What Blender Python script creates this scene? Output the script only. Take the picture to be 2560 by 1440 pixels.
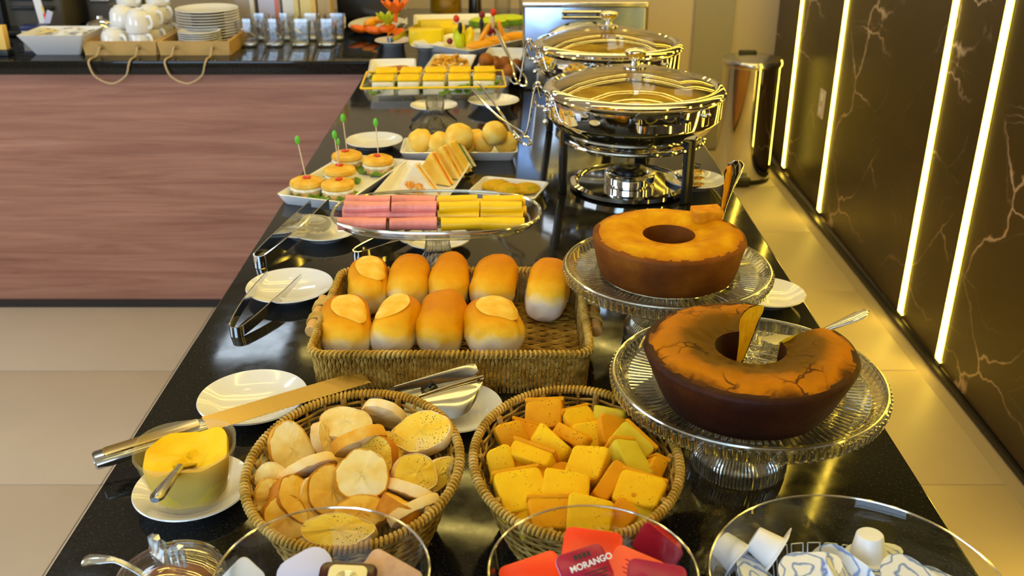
import bpy, bmesh, math, random
from mathutils import Vector, Matrix, Euler, noise as mnoise
random.seed(7)
PI = math.pi
for o in list(bpy.data.objects): bpy.data.objects.remove(o)
SC = bpy.context.scene
COL = SC.collection

# ---------------------------------------------------------------- camera
cam_d = bpy.data.cameras.new('camera'); cam = bpy.data.objects.new('camera', cam_d); COL.objects.link(cam)
cam.location = (0, 0, 1.55); cam.rotation_euler = (math.radians(90 - 24.35), 0, 0)
cam_d.sensor_width = 36; cam_d.lens = 36 * 2457 / 2560; cam_d.clip_start = .02
cam_d.dof.use_dof = True; cam_d.dof.focus_distance = 1.18; cam_d.dof.aperture_fstop = 9.5
SC.camera = cam
# ---------------------------------------------------------------- world, lights, exposure
wd = bpy.data.worlds.new('world'); SC.world = wd; wd.use_nodes = True
wd.node_tree.nodes['Background'].inputs[0].default_value = (.62, .78, 1, 1)
wd.node_tree.nodes['Background'].inputs[1].default_value = 1.0
SC.view_settings.view_transform = 'Standard'; SC.view_settings.look = 'None'
SC.view_settings.gamma = 1; SC.view_settings.use_curve_mapping = False
SC.view_settings.exposure = -0.12
SC.cycles.max_bounces = 10; SC.cycles.transparent_max_bounces = 24; SC.cycles.transmission_bounces = 10
SC.cycles.glossy_bounces = 6; SC.cycles.diffuse_bounces = 3
SC.cycles.caustics_reflective = False; SC.cycles.caustics_refractive = False
SC.cycles.sample_clamp_indirect = 4
CEIL = 2.70
def area(name, loc, rot, sx, sy, power, col, shape='RECTANGLE'):
    l = bpy.data.lights.new(name, 'AREA'); l.shape = shape; l.size = sx; l.size_y = sy
    l.energy = power; l.color = col
    o = bpy.data.objects.new(name, l); COL.objects.link(o); o.location = loc; o.rotation_euler = rot
    return o
# daylight coming in through the two windows of the wall behind the camera and the left wall
area('daylight_window_rear', (-1.35, -1.93, 1.75), (math.radians(90), 0, 0), 2.3, 1.5, 85, (.50, .72, 1))
area('daylight_window_left', (-3.98, 1.2, 1.75), (0, math.radians(-90), 0), 1.5, 2.3, 60, (.80, .88, 1))
LED_Y = [4.62, 3.77, 2.69, 2.37, 1.45, .75, -.3]      # where the light lines cross wall and ceiling
LED_COL = (1, .76, .33)

# ---------------------------------------------------------------- helpers: things, parts
def thing(name, label, cat, loc=(0, 0, 0), rot=0, group=None):
    o = bpy.data.objects.new(name, None); COL.objects.link(o); o.empty_display_size = .02
    o.location = loc
    o.rotation_euler = rot if isinstance(rot, (tuple, Euler)) else (0, 0, rot)
    o['label'] = label; o['category'] = cat
    if group: o['group'] = group
    return o
def tag(o, label, cat, group=None):
    o['label'] = label; o['category'] = cat
    if group: o['group'] = group
    return o
def struct(o):
    o['kind'] = 'structure'; return o
def link(name, me, parent=None, loc=None, rot=None):
    o = bpy.data.objects.new(name, me); COL.objects.link(o)
    if parent is not None: o.parent = parent
    if loc is not None: o.location = loc
    if rot is not None: o.rotation_euler = rot if isinstance(rot, (tuple, Euler)) else (0, 0, rot)
    return o
def dup(root, loc, rot=0, label=None):
    r = root.copy(); COL.objects.link(r); r.location = loc
    r.rotation_euler = rot if isinstance(rot, (tuple, Euler)) else (0, 0, rot)
    if label: r['label'] = label
    for ch in list(root.children):
        c = ch.copy(); COL.objects.link(c); c.parent = r
        for g in list(ch.children):
            d = g.copy(); COL.objects.link(d); d.parent = c
    return r

class MB:
    """collects vertices and faces for ONE mesh"""
    def __init__(s): s.v = []; s.f = []
    def add(s, vs, fs, M=None):
        b = len(s.v)
        s.v += [tuple(M @ Vector(v)) if M else tuple(v) for v in vs]
        s.f += [tuple(i + b for i in f) for f in fs]
        return s
    def loft(s, rings, cap0=True, cap1=True, loop=False, M=None):
        n = len(rings[0]); vs = [p for r in rings for p in r]; fs = []
        m = len(rings)
        for i in range(m if loop else m - 1):
            j = (i + 1) % m
            for k in range(n):
                l = (k + 1) % n
                fs.append((i * n + k, i * n + l, j * n + l, j * n + k))
        if not loop:
            if cap0: fs.append(tuple(range(n - 1, -1, -1)))
            if cap1: fs.append(tuple((m - 1) * n + k for k in range(n)))
        return s.add(vs, fs, M)
    def lathe(s, prof, n=48, sx=1, sy=1, mod=None, a0=0, a1=None, M=None, loop=False):
        full = a1 is None; vs = []; fs = []
        cnt = n if full else n + 1; m = len(prof)
        for i, (r, z) in enumerate(prof):
            for k in range(cnt):
                t = a0 + ((2 * PI if full else a1 - a0) * k / n)
                dr, dz = mod(i, t) if mod else (0, 0)
                vs.append(((r + dr) * math.cos(t) * sx, (r + dr) * math.sin(t) * sy, z + dz))
        for i in range(m if loop else m - 1):
            j = (i + 1) % m
            for k in range(n):
                l = (k + 1) % cnt
                fs.append((i * cnt + k, i * cnt + l, j * cnt + l, j * cnt + k))
        return s.add(vs, fs, M)
    def tube(s, path, r, n=8, closed=False, flat=1, M=None, up=(0, 0, 1)):
        P_ = [Vector(p) for p in path]; m = len(P_); rings = []
        u = None
        for i in range(m):
            a = P_[(i - 1) % m] if (closed or i > 0) else P_[0]
            b = P_[(i + 1) % m] if (closed or i < m - 1) else P_[-1]
            t = (b - a).normalized()
            if u is None:
                u = Vector(up); u = u - t * u.dot(t)
                if u.length < .1: u = Vector((1, 0, 0)) - t * t.x
            u = (u - t * u.dot(t)).normalized()
            w = t.cross(u)
            rr = r(i / max(1, m - 1)) if callable(r) else r
            rings.append([P_[i] + (w * math.cos(2 * PI * k / n) + u * math.sin(2 * PI * k / n) * flat) * rr for k in range(n)])
        return s.loft(rings, loop=closed, M=M)
    def box(s, sx, sy, sz, c=(0, 0, 0), M=None):
        x, y, z = sx / 2, sy / 2, sz / 2
        vs = [(c[0] + a * x, c[1] + b * y, c[2] + d * z) for a in (-1, 1) for b in (-1, 1) for d in (-1, 1)]
        return s.add(vs, [(0, 1, 3, 2), (4, 6, 7, 5), (0, 4, 5, 1), (2, 3, 7, 6), (0, 2, 6, 4), (1, 5, 7, 3)], M)
    def rbox(s, sx, sy, sz, r, c=(0, 0, 0), M=None, n=4, e=None):
        """rounded box"""
        e = min(r if e is None else e, sz / 2 * .98)
        rg = []
        for q in range(4):
            t = q / 3 * PI / 2
            rg.append(rrect(sx - 2 * e * (1 - math.sin(t)), sy - 2 * e * (1 - math.sin(t)), max(r - e * (1 - math.sin(t)), r * .3), -sz / 2 + e * (1 - math.cos(t)), n))
        for q in range(4):
            t = (3 - q) / 3 * PI / 2
            rg.append(rrect(sx - 2 * e * (1 - math.sin(t)), sy - 2 * e * (1 - math.sin(t)), max(r - e * (1 - math.sin(t)), r * .3), sz / 2 - e * (1 - math.cos(t)), n))
        rg = [[(p[0] + c[0], p[1] + c[1], p[2] + c[2]) for p in q] for q in rg]
        return s.loft(rg, M=M)
    def ball(s, rx, ry, rz, c=(0, 0, 0), n=16, m=10, nz=0, nf=20, seed=0, M=None):
        vs = []; fs = []
        vs.append((0, 0, -1))
        for i in range(1, m):
            p = -PI / 2 + PI * i / m
            for k in range(n):
                t = 2 * PI * k / n
                vs.append((math.cos(p) * math.cos(t), math.cos(p) * math.sin(t), math.sin(p)))
        vs.append((0, 0, 1)); L = len(vs) - 1
        for k in range(n): fs.append((0, 1 + (k + 1) % n, 1 + k))
        for i in range(m - 2):
            for k in range(n):
                a = 1 + i * n + k; b = 1 + i * n + (k + 1) % n
                fs.append((a, b, b + n, a + n))
        b = 1 + (m - 2) * n
        for k in range(n): fs.append((b + k, b + (k + 1) % n, L))
        out = []
        for v in vs:
            w = Vector((v[0] * rx, v[1] * ry, v[2] * rz))
            if nz: w = w * (1 + nz * mnoise.noise(Vector(v) * nf + Vector((seed * 7.3, seed * 3.1, 0))))
            out.append((w.x + c[0], w.y + c[1], w.z + c[2]))
        return s.add(out, fs, M)
    def mesh(s, name, m, angle=40):
        me = bpy.data.meshes.new(name); me.from_pydata(s.v, [], s.f); me.update()
        bm = bmesh.new(); bm.from_mesh(me); bmesh.ops.recalc_face_normals(bm, faces=bm.faces); bm.to_mesh(me); bm.free()
        if angle:
            me.shade_smooth(); me.set_sharp_from_angle(angle=math.radians(angle))
        me.materials.append(m)
        return me
    def build(s, name, m, parent=None, loc=None, rot=None, angle=40):
        return link(name, s.mesh(name, m, angle), parent, loc, rot)

def rrect(w, d, r, z, n=4):
    r = max(1e-5, min(r, w / 2 * .999, d / 2 * .999)); o = []
    for q, (cx, cy) in enumerate(((w / 2 - r, d / 2 - r), (-w / 2 + r, d / 2 - r), (-w / 2 + r, -d / 2 + r), (w / 2 - r, -d / 2 + r))):
        for k in range(n + 1):
            t = q * PI / 2 + k / n * PI / 2
            o.append((cx + r * math.cos(t), cy + r * math.sin(t), z))
    return o
def T(x=0, y=0, z=0, rx=0, ry=0, rz=0, s=None):
    M = Matrix.Translation((x, y, z)) @ Euler((rx, ry, rz)).to_matrix().to_4x4()
    return M
def rad(*a): return tuple(math.radians(x) for x in a)
def bez(pts, n=8):
    """smooth curve through points (catmull-rom)"""
    P_ = [Vector(p) for p in pts]; o = []
    for i in range(len(P_) - 1):
        a = P_[max(0, i - 1)]; b = P_[i]; c = P_[i + 1]; d = P_[min(len(P_) - 1, i + 2)]
        for k in range(n):
            t = k / n
            o.append(.5 * ((2 * b) + (c - a) * t + (2 * a - 5 * b + 4 * c - d) * t * t + (3 * b - a - 3 * c + d) * t ** 3))
    o.append(P_[-1]); return o

# ---------------------------------------------------------------- materials
class NT:
    def __init__(s, name):
        s.m = bpy.data.materials.new(name); s.m.use_nodes = True; s.t = s.m.node_tree
        s.b = s.t.nodes['Principled BSDF']; s.out = s.t.nodes['Material Output']; s.tc = s.n('ShaderNodeTexCoord')
    def n(s, t, **k):
        q = s.t.nodes.new(t)
        for a, b in k.items(): setattr(q, a, b)
        return q
    def l(s, a, b): s.t.links.new(a, b)
    def noise(s, scale, detail=4, co=None, rough=.55, dist=0):
        q = s.n('ShaderNodeTexNoise'); q.inputs['Scale'].default_value = scale; q.inputs['Detail'].default_value = detail
        q.inputs['Roughness'].default_value = rough; q.inputs['Distortion'].default_value = dist
        s.l(co or s.tc.outputs['Object'], q.inputs['Vector']); return q.outputs['Fac']
    def ramp(s, fac, stops):
        q = s.n('ShaderNodeValToRGB'); e = q.color_ramp.elements
        while len(e) < len(stops): e.new(.5)
        for i, (p, c) in enumerate(stops):
            e[i].position = p; e[i].color = (c[0], c[1], c[2], 1) if isinstance(c, (tuple, list)) else (c, c, c, 1)
        s.l(fac, q.inputs['Fac']); return q.outputs['Color']
    def math(s, op, a, b=None, clamp=False):
        q = s.n('ShaderNodeMath', operation=op, use_clamp=clamp)
        for i, x in enumerate((a, b)):
            if x is None: continue
            if isinstance(x, (int, float)): q.inputs[i].default_value = x
            else: s.l(x, q.inputs[i])
        return q.outputs[0]
    def mix(s, fac, a, b, mode='MIX'):
        q = s.n('ShaderNodeMix', data_type='RGBA', blend_type=mode)
        for i, x in ((0, fac), (6, a), (7, b)):
            if isinstance(x, (int, float)): q.inputs[i].default_value = x
            elif isinstance(x, tuple): q.inputs[i].default_value = (x[0], x[1], x[2], 1)
            else: s.l(x, q.inputs[i])
        return q.outputs[2]
    def bump(s, h, strength=.3, dist=.002):
        q = s.n('ShaderNodeBump'); q.inputs['Strength'].default_value = strength; q.inputs['Distance'].default_value = dist
        s.l(h, q.inputs['Height']); s.l(q.outputs[0], s.b.inputs['Normal'])
    def xyz(s, co=None):
        q = s.n('ShaderNodeSeparateXYZ'); s.l(co or s.tc.outputs['Object'], q.inputs[0]); return q.outputs
    def mapv(s, scale=(1, 1, 1), rot=(0, 0, 0), co=None):
        q = s.n('ShaderNodeMapping'); q.inputs['Scale'].default_value = scale; q.inputs['Rotation'].default_value = rot
        s.l(co or s.tc.outputs['Object'], q.inputs['Vector']); return q.outputs[0]
    def set(s, **k):
        nm = dict(col='Base Color', rough='Roughness', metal='Metallic', coat='Coat Weight', trans='Transmission Weight', ior='IOR', spec='Specular IOR Level', sss='Subsurface Weight', sheen='Sheen Weight')
        for a, v in k.items():
            i = s.b.inputs[nm[a]]
            if hasattr(v, 'is_output') or isinstance(v, bpy.types.NodeSocket): s.l(v, i)
            elif isinstance(v, tuple): i.default_value = (v[0], v[1], v[2], 1)
            else: i.default_value = v
        return s
def srgb(r, g, b):
    f_ = lambda c: ((c / 255 + .055) / 1.055) ** 2.4 if c > 10 else c / 255 / 12.92
    return (f_(r), f_(g), f_(b))
def plain(name, col, rough=.5, metal=0, var=0, vs=30, bump=0, bs=80, **k):
    s = NT(name)
    if var:
        c2 = tuple(x * (1 - var) for x in col); c1 = tuple(min(1, x * (1 + var * .6)) for x in col)
        s.set(col=s.ramp(s.noise(vs), [(.3, c2), (.7, c1)]))
    else: s.set(col=tuple(col))
    s.set(rough=rough, metal=metal, **k)
    if bump: s.bump(s.noise(bs), bump, .0015)
    return s.m
M = {}
M['porcelain'] = plain('white porcelain', (.86, .85, .83), .12, coat=.3)
M['steel'] = plain('polished steel', (.80, .80, .79), .06, 1)
M['steel_soft'] = plain('brushed steel', (.70, .70, .70), .2, 1, var=.08, vs=60)
M['steel_blue'] = plain('steel panel', (.34, .42, .60), .24, 1, var=.1, vs=4)
M['black_plastic'] = plain('black plastic', (.012, .012, .013), .3)
M['dark_metal'] = plain('dark metal', (.05, .05, .05), .25, .8)
M['white_plastic'] = plain('white plastic', (.82, .83, .88), .35)
M['paper_white'] = plain('white paper', (.85, .85, .86), .7)
M['foil'] = plain('foil', (.75, .76, .82), .25, .4)
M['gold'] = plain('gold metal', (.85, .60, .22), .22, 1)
M['green_plastic'] = plain('green plastic', (.12, .55, .03), .35)
M['pick_wood'] = plain('bamboo', (.75, .62, .40), .6)
M['rope'] = plain('rope', (.55, .42, .24), .85, var=.3, vs=300, bump=.4, bs=400)
M['tray_wood'] = plain('light wood', srgb(205, 165, 95), .5, var=.12, vs=20)
M['red_pack'] = plain('red packet', srgb(190, 12, 40), .3)
M['crimson_pack'] = plain('crimson packet', srgb(165, 5, 60), .28, var=.2, vs=60)
M['orange_pack'] = plain('orange packet', srgb(245, 60, 15), .28)
M['coral_pack'] = plain('coral packet', srgb(250, 95, 60), .4)
M['lilac_pack'] = plain('lilac packet', srgb(205, 205, 235), .35)
M['cream_pack'] = plain('cream label', srgb(240, 220, 150), .5)
M['beige_pack'] = plain('beige pack', srgb(205, 165, 140), .4, var=.3, vs=60)
M['dark_jam'] = plain('dark jam', srgb(60, 12, 10), .2, var=.4, vs=80)
M['white_print'] = plain('white print', (.9, .9, .9), .5)
M['dark_print'] = plain('dark print', (.03, .02, .02), .5)
M['blue_print'] = plain('blue print', srgb(60, 100, 180), .4)
M['navy_print'] = plain('navy print', srgb(25, 40, 95), .4)
M['ham'] = plain('ham', srgb(240, 150, 140), .35, var=.22, vs=45, bump=.1, bs=60)
M['cheese'] = plain('sliced cheese', srgb(250, 205, 20), .35, var=.08, vs=30)
M['bun'] = None
M['lettuce'] = plain('lettuce', srgb(95, 140, 20), .5, var=.5, vs=50)
M['tomato'] = plain('tomato', srgb(215, 45, 10), .25)
M['carrot'] = plain('papaya', srgb(250, 110, 5), .35, var=.15, vs=30)
M['melon'] = plain('melon', srgb(250, 215, 10), .35, var=.12, vs=14)
M['pear'] = plain('green fruit', srgb(195, 210, 20), .3, var=.15, vs=20)
M['grape'] = plain('red grape', srgb(120, 10, 25), .2)
M['mango'] = plain('mango', srgb(250, 170, 10), .35, var=.12, vs=25)
M['fried'] = plain('fried crust', srgb(165, 95, 10), .6, var=.35, vs=60, bump=.4, bs=200)
M['sausage'] = plain('browned patty', srgb(170, 95, 30), .45, var=.4, vs=40)
M['juice'] = plain('jar of golden juice', srgb(170, 125, 10), .2, var=.4, vs=30)
M['coffee_body'] = plain('machine grey', (.10, .09, .075), .4)
M['card'] = plain('yellow card', srgb(240, 200, 105), .5)
M['beige_carton'] = plain('carton beige', srgb(190, 165, 120), .5)
M['grey_carton'] = plain('carton grey', srgb(175, 165, 160), .5)
M['red_carton'] = plain('carton red', srgb(215, 130, 120), .5)
M['butter'] = None
M['dark_knife'] = plain('knife steel', (.48, .48, .46), .18, 1)
M['wall_beige'] = plain('beige paint', (.50, .43, .35), .7, var=.03, vs=2)
M['wall_shade'] = plain('grey wall shade', (.30, .28, .25), .7)  # back wall in shade, the shade put into the colour
M['ceiling'] = plain('ceiling paint', (.66, .58, .42), .8)
M['dark_base'] = plain('dark plinth', (.02, .018, .02), .4)
M['switch'] = plain('switch plate', (.75, .70, .62), .35)
M['shade_glass'] = None

def mk():
    # thin clear glass: transparent + fresnel gloss
    def thin(name, tint, ior=1.45, rough=.02, gain=1.0):
        s = NT(name); t = s.t
        tr = s.n('ShaderNodeBsdfTransparent'); tr.inputs[0].default_value = (*tint, 1)
        gl = s.n('ShaderNodeBsdfGlossy'); gl.inputs['Roughness'].default_value = rough
        fr = s.n('ShaderNodeLayerWeight'); fr.inputs[0].default_value = .5
        f0 = ((ior - 1) / (ior + 1)) ** 2; sch = s.math('ADD', s.math('MULTIPLY', s.math('POWER', fr.outputs['Facing'], 5), 1 - f0), f0)
        mx = s.n('ShaderNodeMixShader'); s.l(s.math('MULTIPLY', sch, gain, True), mx.inputs[0]); s.l(tr.outputs[0], mx.inputs[1]); s.l(gl.outputs[0], mx.inputs[2])
        s.l(mx.outputs[0], s.out.inputs['Surface']); return s.m
    M['glass'] = thin('clear glass', (.95, .96, .96), gain=1.0)
    M['glass_lid'] = thin('lid glass', (.88, .87, .80), gain=1.3)
    M['glass_thick'] = thin('thick clear glass', (.93, .94, .95), ior=1.7, gain=1.6)
    M['glass_amber'] = thin('amber glass', (.8, .6, .3))
    s = NT('pressed glass'); s.set(col=(.99, .98, .95), rough=.07, trans=1.0, ior=1.5)
    # pressed glass lets light through: part refraction, part thin transparency
    tr = s.n('ShaderNodeBsdfTransparent'); tr.inputs[0].default_value = (.93, .93, .90, 1)
    mx = s.n('ShaderNodeMixShader'); mx.inputs[0].default_value = .40
    s.l(s.b.outputs[0], mx.inputs[1]); s.l(tr.outputs[0], mx.inputs[2]); s.l(mx.outputs[0], s.out.inputs['Surface'])
    M['crystal'] = s.m
    # cut ribs of pressed glass: strongly glinting prisms
    s = NT('glass ribs'); tr = s.n('ShaderNodeBsdfTransparent'); tr.inputs[0].default_value = (.97, .97, .94, 1)
    gl = s.n('ShaderNodeBsdfGlossy'); gl.inputs['Roughness'].default_value = .12; gl.inputs[0].default_value = (.95, .95, .92, 1)
    mx = s.n('ShaderNodeMixShader'); mx.inputs[0].default_value = .5; s.l(tr.outputs[0], mx.inputs[1]); s.l(gl.outputs[0], mx.inputs[2]); s.l(mx.outputs[0], s.out.inputs['Surface'])
    M['ribs'] = s.m
    # granite
    s = NT('black granite')
    vo = s.n('ShaderNodeTexVoronoi'); vo.inputs['Scale'].default_value = 520; s.l(s.tc.outputs['Object'], vo.inputs['Vector'])
    c = s.ramp(s.noise(330, 2), [(.45, (.006, .006, .006)), (.66, (.02, .018, .014)), (.76, (.07, .06, .042))])
    s.set(col=c, rough=s.ramp(s.noise(40, 3), [(.3, .05), (.7, .10)]), spec=.34)
    M['granite'] = s.m
    # wood laminate, grain along X
    s = NT('walnut laminate')
    v = s.mapv((.7, 6, 15)); n1 = s.noise(2.2, 8, v, .66, .8)
    v2 = s.mapv((1.2, 40, 60)); n2 = s.noise(3, 4, v2)
    c = s.ramp(n1, [(.28, srgb(138, 88, 70)), (.5, srgb(170, 120, 99)), (.72, srgb(194, 145, 122))])
    c = s.mix(s.math('MULTIPLY', n2, .35), c, srgb(118, 78, 70))
    s.set(col=c, rough=.45); M['laminate'] = s.m
    # floor tile
    s = NT('porcelain tile'); n = s.noise(1.3, 5)
    s.set(col=s.ramp(n, [(.3, (.50, .42, .33)), (.7, (.58, .49, .39))]), rough=.5); M['tile'] = s.m
    M['grout'] = plain('grout', (.44, .37, .29), .8)
    # dark marble
    s = NT('dark marble'); w = s.noise(1.6, 4)
    q = s.n('ShaderNodeVectorMath', operation='MULTIPLY_ADD'); nz = s.n('ShaderNodeTexNoise'); nz.inputs['Scale'].default_value = 2.2; nz.inputs['Detail'].default_value = 6
    s.l(s.tc.outputs['Object'], nz.inputs['Vector']); s.l(nz.outputs['Color'], q.inputs[0]); q.inputs[1].default_value = (.45, .45, .45); s.l(s.tc.outputs['Object'], q.inputs[2])
    def vein(scale, wid, lo, hi, ns, rot):
        vo = s.n('ShaderNodeTexVoronoi', feature='DISTANCE_TO_EDGE'); vo.inputs['Scale'].default_value = scale
        s.l(s.mapv((1, 1, 1.7), rot, q.outputs[0]), vo.inputs['Vector'])
        a = s.ramp(vo.outputs['Distance'], [(0, 1.0), (wid, 0.0)])
        b = s.ramp(s.noise(ns, 3), [(lo, 0.0), (hi, 1.0)])
        return s.math('MULTIPLY', a, b)
    f1 = vein(1.6, .012, .50, .64, 1.7, (.5, .2, .3)); f2 = vein(2.9, .010, .45, .70, 2.4, (1.1, .4, .9))
    f = s.math('ADD', f1, s.math('MULTIPLY', f2, .35), True)
    base = s.ramp(w, [(.3, (.026, .017, .008)), (.7, (.055, .036, .016))])
    s.set(col=s.mix(f, base, (.60, .47, .34)), rough=.32, spec=.4); M['marble'] = s.m
    # emission
    def emit(name, col, st):
        s = NT(name); e = s.n('ShaderNodeEmission'); e.inputs[0].default_value = (*col, 1); e.inputs[1].default_value = st
        s.l(e.outputs[0], s.out.inputs['Surface']); return s.m
    M['led_core'] = emit('led core', (1, .68, .07), 22)
    M['led_ceiling'] = emit('led ceiling', (1, .77, .20), 25)
    M['panel_light'] = emit('ceiling panel', (.75, .88, 1), 9)
    M['downlight'] = emit('downlight', (1, .86, .62), 30)
    # bread roll: golden top, floury pale lower end
    s = NT('bread roll'); o = s.xyz(); g = s.n('ShaderNodeObjectInfo')
    h = s.math('MULTIPLY', s.math('ADD', o[2], .012), 14.); y = s.math('MULTIPLY', s.math('ADD', o[1], .030), 9.)
    f = s.math('ADD', s.math('ADD', h, y), s.math('MULTIPLY', s.math('SUBTRACT', s.noise(26, 5), .5), .6))
    f = s.math('ADD', f, s.math('MULTIPLY', s.math('SUBTRACT', g.outputs['Random'], .5), .25))
    c = s.ramp(f, [(.06, srgb(240, 232, 216)), (.20, srgb(246, 226, 165)), (.36, srgb(244, 196, 55)), (.60, srgb(230, 160, 4)), (1.0, srgb(206, 126, 0))])
    s.set(col=c, rough=.5, spec=.2); s.bump(s.noise(60, 6), .35, .003); M['roll'] = s.m
    s = NT('roll score'); c = s.ramp(s.noise(45, 4), [(.3, srgb(238, 176, 30)), (.55, srgb(246, 204, 85)), (.75, srgb(249, 224, 150))])
    s.set(col=c, rough=.6); s.bump(s.noise(160, 3), .25, .002); M['roll_score'] = s.m
    # sliced bread
    def food(name, stops, ns=40, bump=.3, bs=260, rough=.65, herbs=None, hcol=(.05, .05, .01), hs=220, hw=.30):
        s = NT(name); c = s.ramp(s.noise(ns, 5), stops)
        if herbs is not None:
            vo = s.n('ShaderNodeTexVoronoi'); vo.inputs['Scale'].default_value = hs; s.l(s.tc.outputs['Object'], vo.inputs['Vector'])
            d = s.ramp(vo.outputs['Distance'], [(hw * .6, 1.0), (hw, 0.0)])
            c = s.mix(s.math('MULTIPLY', d, s.ramp(s.noise(60, 2), [(herbs, 0.0), (herbs + .08, 1.0)])), c, hcol)
        s.set(col=c, rough=rough, spec=.2)
        if bump: s.bump(s.noise(bs, 4), bump, .002)
        return s.m
    M['crumb'] = food('toast crumb', [(.3, srgb(234, 192, 90)), (.5, srgb(242, 218, 145)), (.7, srgb(246, 234, 200))], 26)
    M['crumb_gold'] = food('golden crumb', [(.3, srgb(222, 160, 40)), (.55, srgb(236, 190, 80)), (.75, srgb(244, 218, 140))], 30)
    M['crumb_herb'] = food('herb butter crumb', [(.3, srgb(240, 188, 25)), (.55, srgb(246, 214, 90)), (.75, srgb(246, 230, 190))], 24, herbs=.50, hs=420, hw=.30)
    M['crust'] = food('bread crust', [(.3, srgb(204, 130, 10)), (.55, srgb(230, 168, 50)), (.75, srgb(241, 203, 110))], 26)
    M['crust_pale'] = food('pale crust', [(.3, srgb(232, 175, 80)), (.55, srgb(243, 215, 150)), (.8, srgb(248, 235, 205))], 26)
    M['crust_dark'] = food('dark crust', [(.3, srgb(150, 80, 3)), (.55, srgb(200, 124, 8)), (.8, srgb(226, 164, 45))], 26)
    M['toast'] = food('golden toast', [(.3, srgb(236, 176, 8)), (.6, srgb(247, 200, 20)), (.8, srgb(250, 214, 60))], 20, herbs=.5, hcol=(.30, .16, .005), hs=420, hw=.30)
    M['toast_deep'] = food('deep toast', [(.3, srgb(222, 146, 4)), (.6, srgb(238, 172, 10)), (.8, srgb(246, 195, 35))], 24, herbs=.5, hcol=(.22, .09, .004), hs=380, hw=.30)
    M['toast_crust'] = food('toast crust', [(.3, srgb(214, 138, 2)), (.6, srgb(232, 162, 6)), (.8, srgb(242, 186, 20))], 24)
    M['toast_green'] = food('pale toast', [(.3, srgb(206, 180, 30)), (.6, srgb(222, 196, 50)), (.8, srgb(236, 215, 90))], 24)
    M['bun'] = food('bun', [(.3, srgb(218, 156, 30)), (.6, srgb(240, 195, 85)), (.8, srgb(248, 215, 130))], 40, .15)
    M['bun_side'] = food('bun side', [(.3, srgb(170, 120, 60)), (.6, srgb(225, 185, 125)), (.8, srgb(245, 225, 185))], 60, .4)
    M['cheese_bread'] = food('cheese bread', [(.3, srgb(238, 180, 50)), (.55, srgb(248, 212, 100)), (.75, srgb(250, 230, 160))], 30, .2, 120)
    M['sandwich'] = food('white sandwich bread', [(.3, srgb(240, 215, 160)), (.6, srgb(248, 236, 210))], 40, .2)
    M['filling'] = food('carrot filling', [(.3, srgb(225, 120, 20)), (.6, srgb(246, 180, 70))], 60, .5)
    M['cream'] = food('cream cheese', [(.3, srgb(236, 226, 195)), (.7, srgb(250, 244, 225))], 40, .1)
    M['cream_top'] = food('yellow glaze', [(.3, srgb(245, 190, 5)), (.7, srgb(253, 218, 40))], 30, .1, herbs=.50, hcol=(.12, .12, .01), hs=60, hw=.42)
    M['fritter'] = food('fritter', [(.3, srgb(205, 150, 10)), (.55, srgb(225, 180, 30)), (.75, srgb(150, 160, 20))], 40, .3)
    M['chips'] = food('chips', [(.3, srgb(190, 120, 20)), (.55, srgb(235, 180, 60)), (.75, srgb(250, 220, 130))], 60, .3)
    M['stew'] = food('golden stew', [(.3, srgb(205, 155, 8)), (.55, srgb(240, 200, 30)), (.75, srgb(250, 225, 70))], 22, .4, 60, .3)
    M['jam'] = food('amber jam', [(.3, srgb(95, 40, 4)), (.6, srgb(160, 88, 10)), (.8, srgb(205, 130, 22))], 60, .3, 120, .25)
    M['butter'] = food('butter', [(.3, srgb(250, 200, 15)), (.6, srgb(253, 216, 40)), (.8, srgb(254, 232, 110))], 22, .2, 60, .35)
    M['wicker'] = food('wicker', [(.3, srgb(114, 84, 28)), (.5, srgb(168, 132, 58)), (.72, srgb(208, 178, 102))], 60, .4, 500, .6)
    M['wicker_dark'] = food('dark wicker', [(.3, srgb(92, 66, 17)), (.5, srgb(146, 110, 34)), (.72, srgb(188, 150, 66))], 60, .4, 500, .6)
    M['rim_cane'] = food('rim cane', [(.3, srgb(150, 114, 34)), (.5, srgb(196, 156, 64)), (.72, srgb(224, 190, 112))], 40, .3, 400, .55)
    M['bamboo'] = food('dowel wood', [(.3, srgb(205, 150, 75)), (.7, srgb(232, 190, 120))], 30, .1)
    # cake of the back stand
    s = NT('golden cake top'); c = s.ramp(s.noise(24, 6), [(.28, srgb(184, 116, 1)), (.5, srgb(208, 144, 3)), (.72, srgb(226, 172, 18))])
    o = s.xyz(); rr = s.math('SQRT', s.math('ADD', s.math('MULTIPLY', o[0], o[0]), s.math('MULTIPLY', o[1], o[1])))
    edge = s.math('MAXIMUM', s.ramp(rr, [(.086, 0.0), (.100, 1.0)]), s.ramp(rr, [(.028, 1.0), (.042, 0.0)]))
    s.set(col=s.mix(s.math('MULTIPLY', edge, .75), c, srgb(166, 92, 3)), rough=.6, spec=.1); s.bump(s.noise(70, 5), .35, .004); M['cake_gold'] = s.m
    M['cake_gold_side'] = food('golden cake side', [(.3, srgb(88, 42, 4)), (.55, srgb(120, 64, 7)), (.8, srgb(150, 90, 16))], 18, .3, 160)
    s = NT('dark cake top'); o = s.xyz(); rr = s.math('SQRT', s.math('ADD', s.math('MULTIPLY', o[0], o[0]), s.math('MULTIPLY', o[1], o[1])))
    n = s.noise(22, 5)
    a = s.ramp(s.math('ADD', rr, s.math('MULTIPLY', s.math('SUBTRACT', n, .5), .05)), [(.045, srgb(88, 58, 2)), (.066, srgb(106, 68, 2)), (.078, srgb(158, 96, 2)), (.096, srgb(186, 112, 2)), (.109, srgb(80, 40, 3))])
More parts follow.
